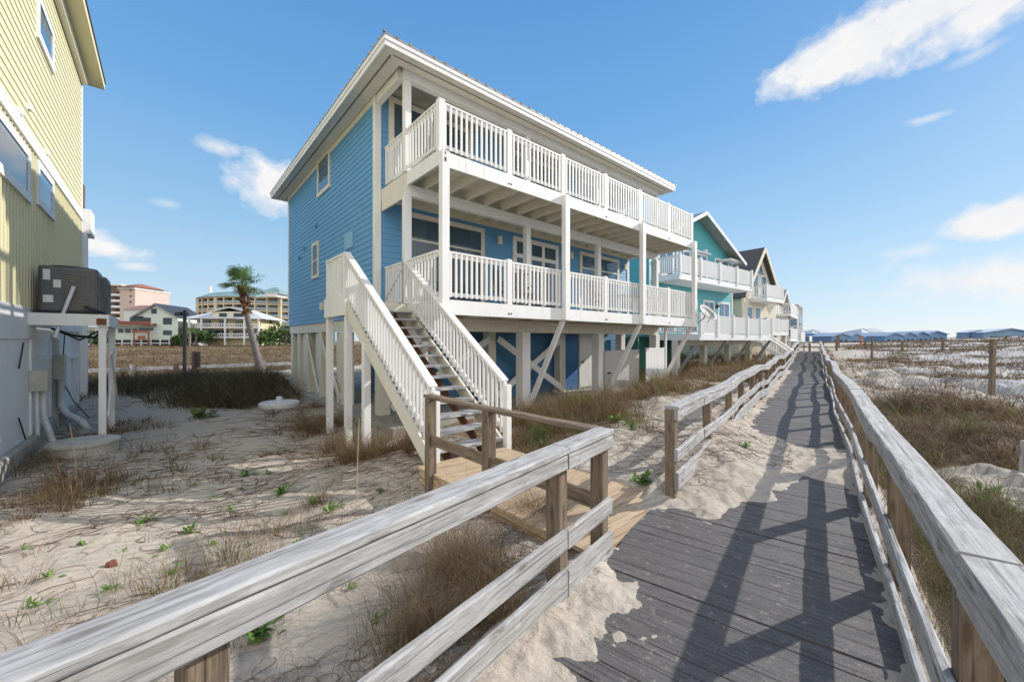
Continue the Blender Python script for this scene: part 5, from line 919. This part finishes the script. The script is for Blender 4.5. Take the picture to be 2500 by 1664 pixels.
stuff('dune_grass', MIXG, [scatter(16000, 13, 80, 40, 60, lambda x, y: sm(dn_of(x, y)[1], 1, 2) * np.clip(.2 + 1.1 * sm(fbm(x * .22, y * .5, 71) * .6 + fbm(x * .9, y * .9, 72) * .4, .47, .62) + .7 * sm(np.hypot(x, y), 55, 66), 0, 1), 7, (.10, .30), .85, (.4, 1.2), 2.9, .003, .14), scatter(900, 3, 11, 36, 50, lambda x, y: (np.abs(dn_of(x, y)[1] - .50) < .07) * 1.0, 12, (.08, .28), .9, (.3, 1.1), 2.9)], 'low scattered brown grass on the pale dunes farther right', 'grass')
stuff('field_grass', DRY, [scatter(30000, 21, 105, -50, 20, A_fld, 8, (.18, .55), .62, (.7, 1.5), 3.0, .003, .2)], 'wide field of tall brown grass behind the road', 'grass')
# dry runners and twigs lying on the sand
def vines(n, r0, r1, t0, t1, ok, seg=12, step=.055, wr=.00036):
    r = np.exp(rng.uniform(math.log(r0), math.log(r1), n)); th_ = np.radians(rng.uniform(t0, t1, n)); x = r * np.sin(th_); y = r * np.cos(th_); k = rng.uniform(0, 1, n) < ok(x, y); x, y, r = x[k], y[k], r[k]; n = len(x); a = rng.uniform(0, 6.28, n); stp = step * (1 + r * .12) * rng.uniform(.5, 1.5, n); pts = []
    lift = rng.uniform(0, .05, n) * (rng.uniform(0, 1, n) < .5)
    for i in range(seg): pts.append(np.stack([x, y, HF(x, y) + .004 + lift * math.sin(3.14 * i / (seg - 1))], -1)); a = a + rng.normal(0, .55, n); x = x + np.cos(a) * stp; y = y + np.sin(a) * stp
    Pp = np.stack(pts, 1); w = np.maximum(.0011, r * wr)[:, None, None] * np.linspace(1, .5, seg)[None, :, None]; tg = np.gradient(Pp, axis=1); tg /= np.linalg.norm(tg, axis=2, keepdims=True) + 1e-9; sd = np.stack([-tg[..., 1], tg[..., 0], np.zeros_like(tg[..., 0])], -1)
    ring = [Pp + sd * w, Pp + np.array([0, 0, 1.]) * w * 1.5, Pp - sd * w, Pp - np.array([0, 0, 1.]) * w]; v = np.stack(ring, 2).reshape(-1, 3); b = (np.arange(n) * seg * 4)[:, None, None, None]; i = (np.arange(seg - 1) * 4)[None, :, None, None]; j = np.arange(4)[None, None, :, None]; j2 = (j + 1) % 4
    return v, np.concatenate([b + i + j, b + i + j2, b + i + 4 + j2, b + i + 4 + j], 3).reshape(-1, 4)
def V_left(x, y): u, s = us_of(x, y); d, n = dn_of(x, y); return sm(u, .3, -.1) * sm(n, -1.4, -1.6) * sm(s, 16.5, 15) * np.clip(.05 + 1.3 * sm(fbm(x * 1.1, y * 1.1, 51), .46, .66), 0, 1)
def V_right(x, y): d, n = dn_of(x, y); return sm(n, .55, .7)
def V_mid(x, y): d, n = dn_of(x, y); u, s = us_of(x, y); return sm(n, -1.42, -1.55) * sm(u, -.1, .1) * sm(s, 1.2, .6) * .9
def V_dr(x, y): d, n = dn_of(x, y); return sm(n, -1.2, -1.1) * sm(n, .1, -.5) * (drift(d, n, x, y) > .05) * sm(fbm(x * 1.9, y * 1.9, 61), .5, .62) * (d > 3.9)
TWIG = leafmat('dry_twig', [(0, (.07, .04, .025)), (.5, (.15, .09, .06)), (1, (.26, .19, .13))], .0)
stuff('dry_runners', TWIG, [vines(7600, .9, 20, -60, 8, V_left, 9, .035), vines(1500, .9, 9, -60, 8, V_left, 6, .035, .0007), vines(900, 2, 14, 38, 75, V_right, 9, .04), vines(1100, 3, 14, 0, 45, V_mid), vines(1600, 3.8, 9, 12, 45, V_dr, 9, .03)], 'thin brown runners and twigs tangled over the sand', 'twigs')
PLANT = leafmat('beach_plant_leaf', [(0, (.07, .16, .03)), (.5, (.12, .25, .05)), (1, (.22, .33, .09))], .3, .5)
def plant_mesh(n, size, seed):
    rs = random.Random(seed); q_ = MB()
    for i in range(n):
        a_ = rs.random() * 6.28; el = rs.uniform(.1, 1.2); r_ = rs.uniform(.0, .5) * size; b = V((math.cos(a_ * 1.7) * r_, math.sin(a_ * 1.7) * r_, rs.uniform(0, .25) * size)); d_ = V((math.cos(a_) * math.cos(el), math.sin(a_) * math.cos(el), math.sin(el))); L_ = size * rs.uniform(.35, .7); sd = d_.cross(Z).normalized() * L_ * .2; m1 = b + d_ * L_ * .55; tp_ = b + d_ * L_ - Z * L_ * .15
        q_.face([b, m1 - sd, tp_ - sd * .3, tp_ + sd * .3, m1 + sd])
    return q_
PG = 'small green beach plants on the sand'
plist = [(635, 1555, 'largest leafy green plant, under the near left fence rail', .17, 46), (355, 1275, 'flat green sprig on open sand in the middle of the near yard', .13, 22), (465, 1300, 'bright green plant on open sand left of the near fence', .12, 26), (690, 1205, 'round green clump between the tank lid and the stairs', .16, 34), (770, 1230, 'small green plant on the sand below the stairs', .12, 24), (605, 1160, 'twin green clump at the edge of the house shadow', .14, 30), (655, 1158, 'little green plant next to the twin clump at the shadow edge', .11, 20), (810, 1245, 'pale sprawling green plant near the tall grass stalk', .15, 24), (265, 1170, 'green plant rooted near the sandy shadow line below the tank lid', .12, 22), (265, 1440, 'small green plant beside the red brown lump', .09, 18), (1275, 1035, 'green plant on the bank behind the brown spur fence, leftmost', .17, 30), (1310, 1025, 'green plant on the bank behind the brown spur fence, second', .2, 34), (1325, 1060, 'bushy green plant on the bank above the spur fence middle', .2, 38), (1328, 1085, 'low green plant just above the near fence end', .16, 28), (1505, 1030, 'green plant between the near fence end and the wavy fence', .2, 34), (1540, 1045, 'smaller green plant near the post of the wavy fence', .16, 26), (1820, 1092, 'green sprig growing in the sand drift by the wavy fence', .13, 22), (1570, 1180, 'dark trailing plant at the foot of the wavy fence post', .2, 34), (1165, 1510, 'green blades under the lower left fence rail', .11, 18), (865, 1430, 'tiny green plant behind the near fence rail', .08, 14), (2420, 1210, 'light green plant in the right hand dune below the stake', .17, 28), (2400, 1225, 'second light green plant in the right hand dune', .14, 22), (2480, 1020, 'tall green blades in the dune at the right edge', .22, 24), (425, 1570, 'tiny green sprout left of the near fence post', .07, 12), (920, 1515, 'small green sprout between the two near rails', .07, 14), (500, 1020, 'spiky green plant in the middle of the shaded yard', .42, 40)]
for i, (px, py, lab, sz, nlv) in enumerate(plist):
    z = -.3
    for _ in range(12): Y = (CAMH - z) * F / (py - CY); z = .5 * z + .5 * hz((px - CX) / F * Y, Y)
    o = plant_mesh(nlv, sz * 1.25, i).build('beach_plant', PLANT if sz < .4 else GRN); o.location = ((px - CX) / F * Y, Y, z - .01); tag(o, lab, 'plant', PG)
pm = [plant_mesh(14, .09, 90 + i).build('beach_sprig', PLANT) for i in range(3)]; rs_ = random.Random(5)
for i, (px, py) in enumerate(((60, 1340), (120, 1410), (205, 1330), (300, 1345), (400, 1345), (425, 1400), (520, 1215), (560, 1245), (610, 1330), (700, 1255), (730, 1330), (590, 1195), (480, 1185), (880, 1290), (960, 1240), (90, 1480), (180, 1545), (520, 1330), (1000, 1190), (930, 1200))):
    z = -.35
    for _ in range(10): Y = (CAMH - z) * F / (py - CY); z = .5 * z + .5 * hz((px - CX) / F * Y, Y)
    o = pm[i] if i < 3 else pm[i % 3].copy()
    if i >= 3: COL.objects.link(o)
    o.location = ((px - CX) / F * Y, Y, z - .01); k = rs_.uniform(.7, 1.5); o.scale = (k, k, k); o.rotation_euler = (0, 0, rs_.random() * 6.28); tag(o, 'tiny low green sprig scattered on the sand of the near yard', 'sprig', 'tiny green sprigs in the near yard')
for px, py, h, lx, lab in ((190, 1190, .95, -.12, 'tall dry grass stalk in front of the round tank lid'), (871, 1225, 1.05, .03, 'tall dry grass stalk standing just left of the stairs'), (700, 1440, .0, 0, '')):
    if not lab: continue
    z = -.4
    for _ in range(12): Y = (CAMH - z) * F / (py - CY); z = .5 * z + .5 * hz((px - CX) / F * Y, Y)
    q_ = MB(); q_.tube([(0, 0, -.05), (lx * .3, 0, h * .5), (lx, 0, h)], [.008, .006, .003], 5); o = q_.build('grass_stalk', plain('straw', (.42, .34, .2))); o.location = ((px - CX) / F * Y, Y, z); tag(o, lab, 'stalk')
# ------------------------------------------------------------------ light and sky
SUN = V((.923 * math.cos(R(28)), .385 * math.cos(R(28)), math.sin(R(28)))).normalized()
su = bpy.data.lights.new('sun', 'SUN'); su.energy = 3.15; su.angle = R(.5); su.color = (1, .965, .91); so = bpy.data.objects.new('sun', su); COL.objects.link(so); so.rotation_euler = SUN.to_track_quat('Z', 'Y').to_euler()
w = bpy.data.worlds.new('World'); S.world = w; w.use_nodes = True; nt = w.node_tree; bg = nt.nodes['Background']; bg.inputs[1].default_value = .12
sky = nn(nt, 'ShaderNodeTexSky', sky_type='NISHITA'); sky.sun_disc = False; sky.sun_elevation = R(28); sky.sun_rotation = math.atan2(SUN.x, SUN.y); sky.air_density = 1.0; sky.dust_density = .6; sky.ozone_density = 2.0
tc = nn(nt, 'ShaderNodeTexCoord').outputs['Generated']; sx = nn(nt, 'ShaderNodeSeparateXYZ'); nt.links.new(tc, sx.inputs[0])
def mth(op, a, b=None, c=None, clamp=False):
    n = nn(nt, 'ShaderNodeMath', operation=op, use_clamp=clamp)
    for i, v in enumerate((a, b, c)):
        if v is None: continue
        if isinstance(v, (int, float)): n.inputs[i].default_value = v
        else: nt.links.new(v, n.inputs[i])
    return n.outputs[0]
azn = mth('ARCTAN2', sx.outputs[0], sx.outputs[1]); eln = mth('ARCSINE', sx.outputs[2])
n1 = noise(nt, mapping(nt, tc, (1, 1, 1.6)), 5.5, 7, .6, .3); n2 = noise(nt, tc, 16, 5, .6); total = None
def cloud(px, py, wx, wy, rot, soft, dens, amp=1.0):
    global total
    a = math.atan((px - CX) / F); e_ = math.atan((CY - py) / math.hypot(F, px - CX)); da = mth('SUBTRACT', azn, a); de = mth('SUBTRACT', eln, e_); c_, s_ = math.cos(R(rot)), math.sin(R(rot)); ka = math.cos(e_)
    u_ = mth('ADD', mth('MULTIPLY', da, c_ * ka), mth('MULTIPLY', de, s_)); v_ = mth('SUBTRACT', mth('MULTIPLY', de, c_), mth('MULTIPLY', da, s_ * ka))
    kx = F / (F * F + (px - CX) ** 2) ** .5 / (F * F + (px - CX) ** 2) ** .5
    r2 = mth('SQRT', mth('ADD', mth('POWER', mth('ABSOLUTE', mth('DIVIDE', u_, wx * kx)), 2.0), mth('POWER', mth('ABSOLUTE', mth('DIVIDE', v_, wy * kx)), 2.0)))
    f = mth('ADD', mth('SUBTRACT', 1.0, r2), mth('ADD', mth('MULTIPLY', mth('SUBTRACT', n1, .5), 2.6 * amp), mth('MULTIPLY', mth('SUBTRACT', n2, .5), 1.3)))
    f = mth('MULTIPLY', mth('DIVIDE', f, soft, clamp=True), dens); total = f if total is None else mth('MAXIMUM', total, f)
for c in ((2260, 30, 400, 112, 10, .6, 1), (2030, 118, 165, 42, 16, .6, .95), (2010, 178, 70, 20, 20, .8, .7), (2420, 20, 260, 110, 10, .6, 1), (2380, 135, 120, 26, 12, 1.1, .5), (2262, 290, 80, 22, 0, .8, .8), (2455, 528, 160, 88, 8, .5, 1, .7), (2440, 690, 400, 120, -4, .8, .95, .8), (2230, 615, 90, 24, 0, 1.1, .5), (2190, 715, 140, 28, 0, 1.1, .6), (672, 458, 132, 92, -4, .55, 1, .6), (545, 362, 58, 30, -5, .8, .75), (258, 600, 125, 50, -6, .6, 1), (335, 650, 60, 20, 0, .9, .75), (410, 497, 40, 14, 0, 1.2, .4)): cloud(*c)
E_ = 1.58; bs = .12 * E_
def rad(c): return tuple(x / bs for x in c)
elc = mth('MULTIPLY', eln, 1 / R(60), clamp=True)
gr = nn(nt, 'ShaderNodeValToRGB'); cr = gr.color_ramp
while len(cr.elements) < 6: cr.elements.new(.5)
for e_, (p_, c_) in zip(cr.elements, ((0, (.64, .77, .89)), (.10, (.50, .70, .88)), (.25, (.31, .57, .85)), (.45, (.17, .42, .79)), (.68, (.11, .33, .715)), (1, (.07, .23, .60)))): e_.position = p_; e_.color = (*rad(c_), 1)
nt.links.new(elc, gr.inputs[0]); base = mix(nt, .90, sky.outputs[0], gr.outputs[0])
# added unseen bright broken cloud behind the viewer, fill light for shaded fronts
bk_fill = mth('MULTIPLY', mth('MULTIPLY', mth('SUBTRACT', -.15, sx.outputs[1]), 4, clamp=True), mth('MULTIPLY', mth('SUBTRACT', noise(nt, tc, 2.6, 6, .6), .36), 6, clamp=True)); bk_fill = mth('MULTIPLY', bk_fill, mth('MULTIPLY', sx.outputs[2], 8, clamp=True))
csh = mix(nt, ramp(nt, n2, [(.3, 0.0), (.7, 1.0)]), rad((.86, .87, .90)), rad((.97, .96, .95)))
base = mix(nt, bk_fill, base, rad((1.7, 1.66, 1.62)))
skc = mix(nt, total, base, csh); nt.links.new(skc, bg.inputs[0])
S.view_settings.view_transform = 'Standard'; S.view_settings.look = 'None'; S.view_settings.exposure = math.log2(E_); S.view_settings.gamma = 1; S.view_settings.use_curve_mapping = False
S.cycles.use_denoising = True; S.cycles.max_bounces = 5; S.cycles.transparent_max_bounces = 8
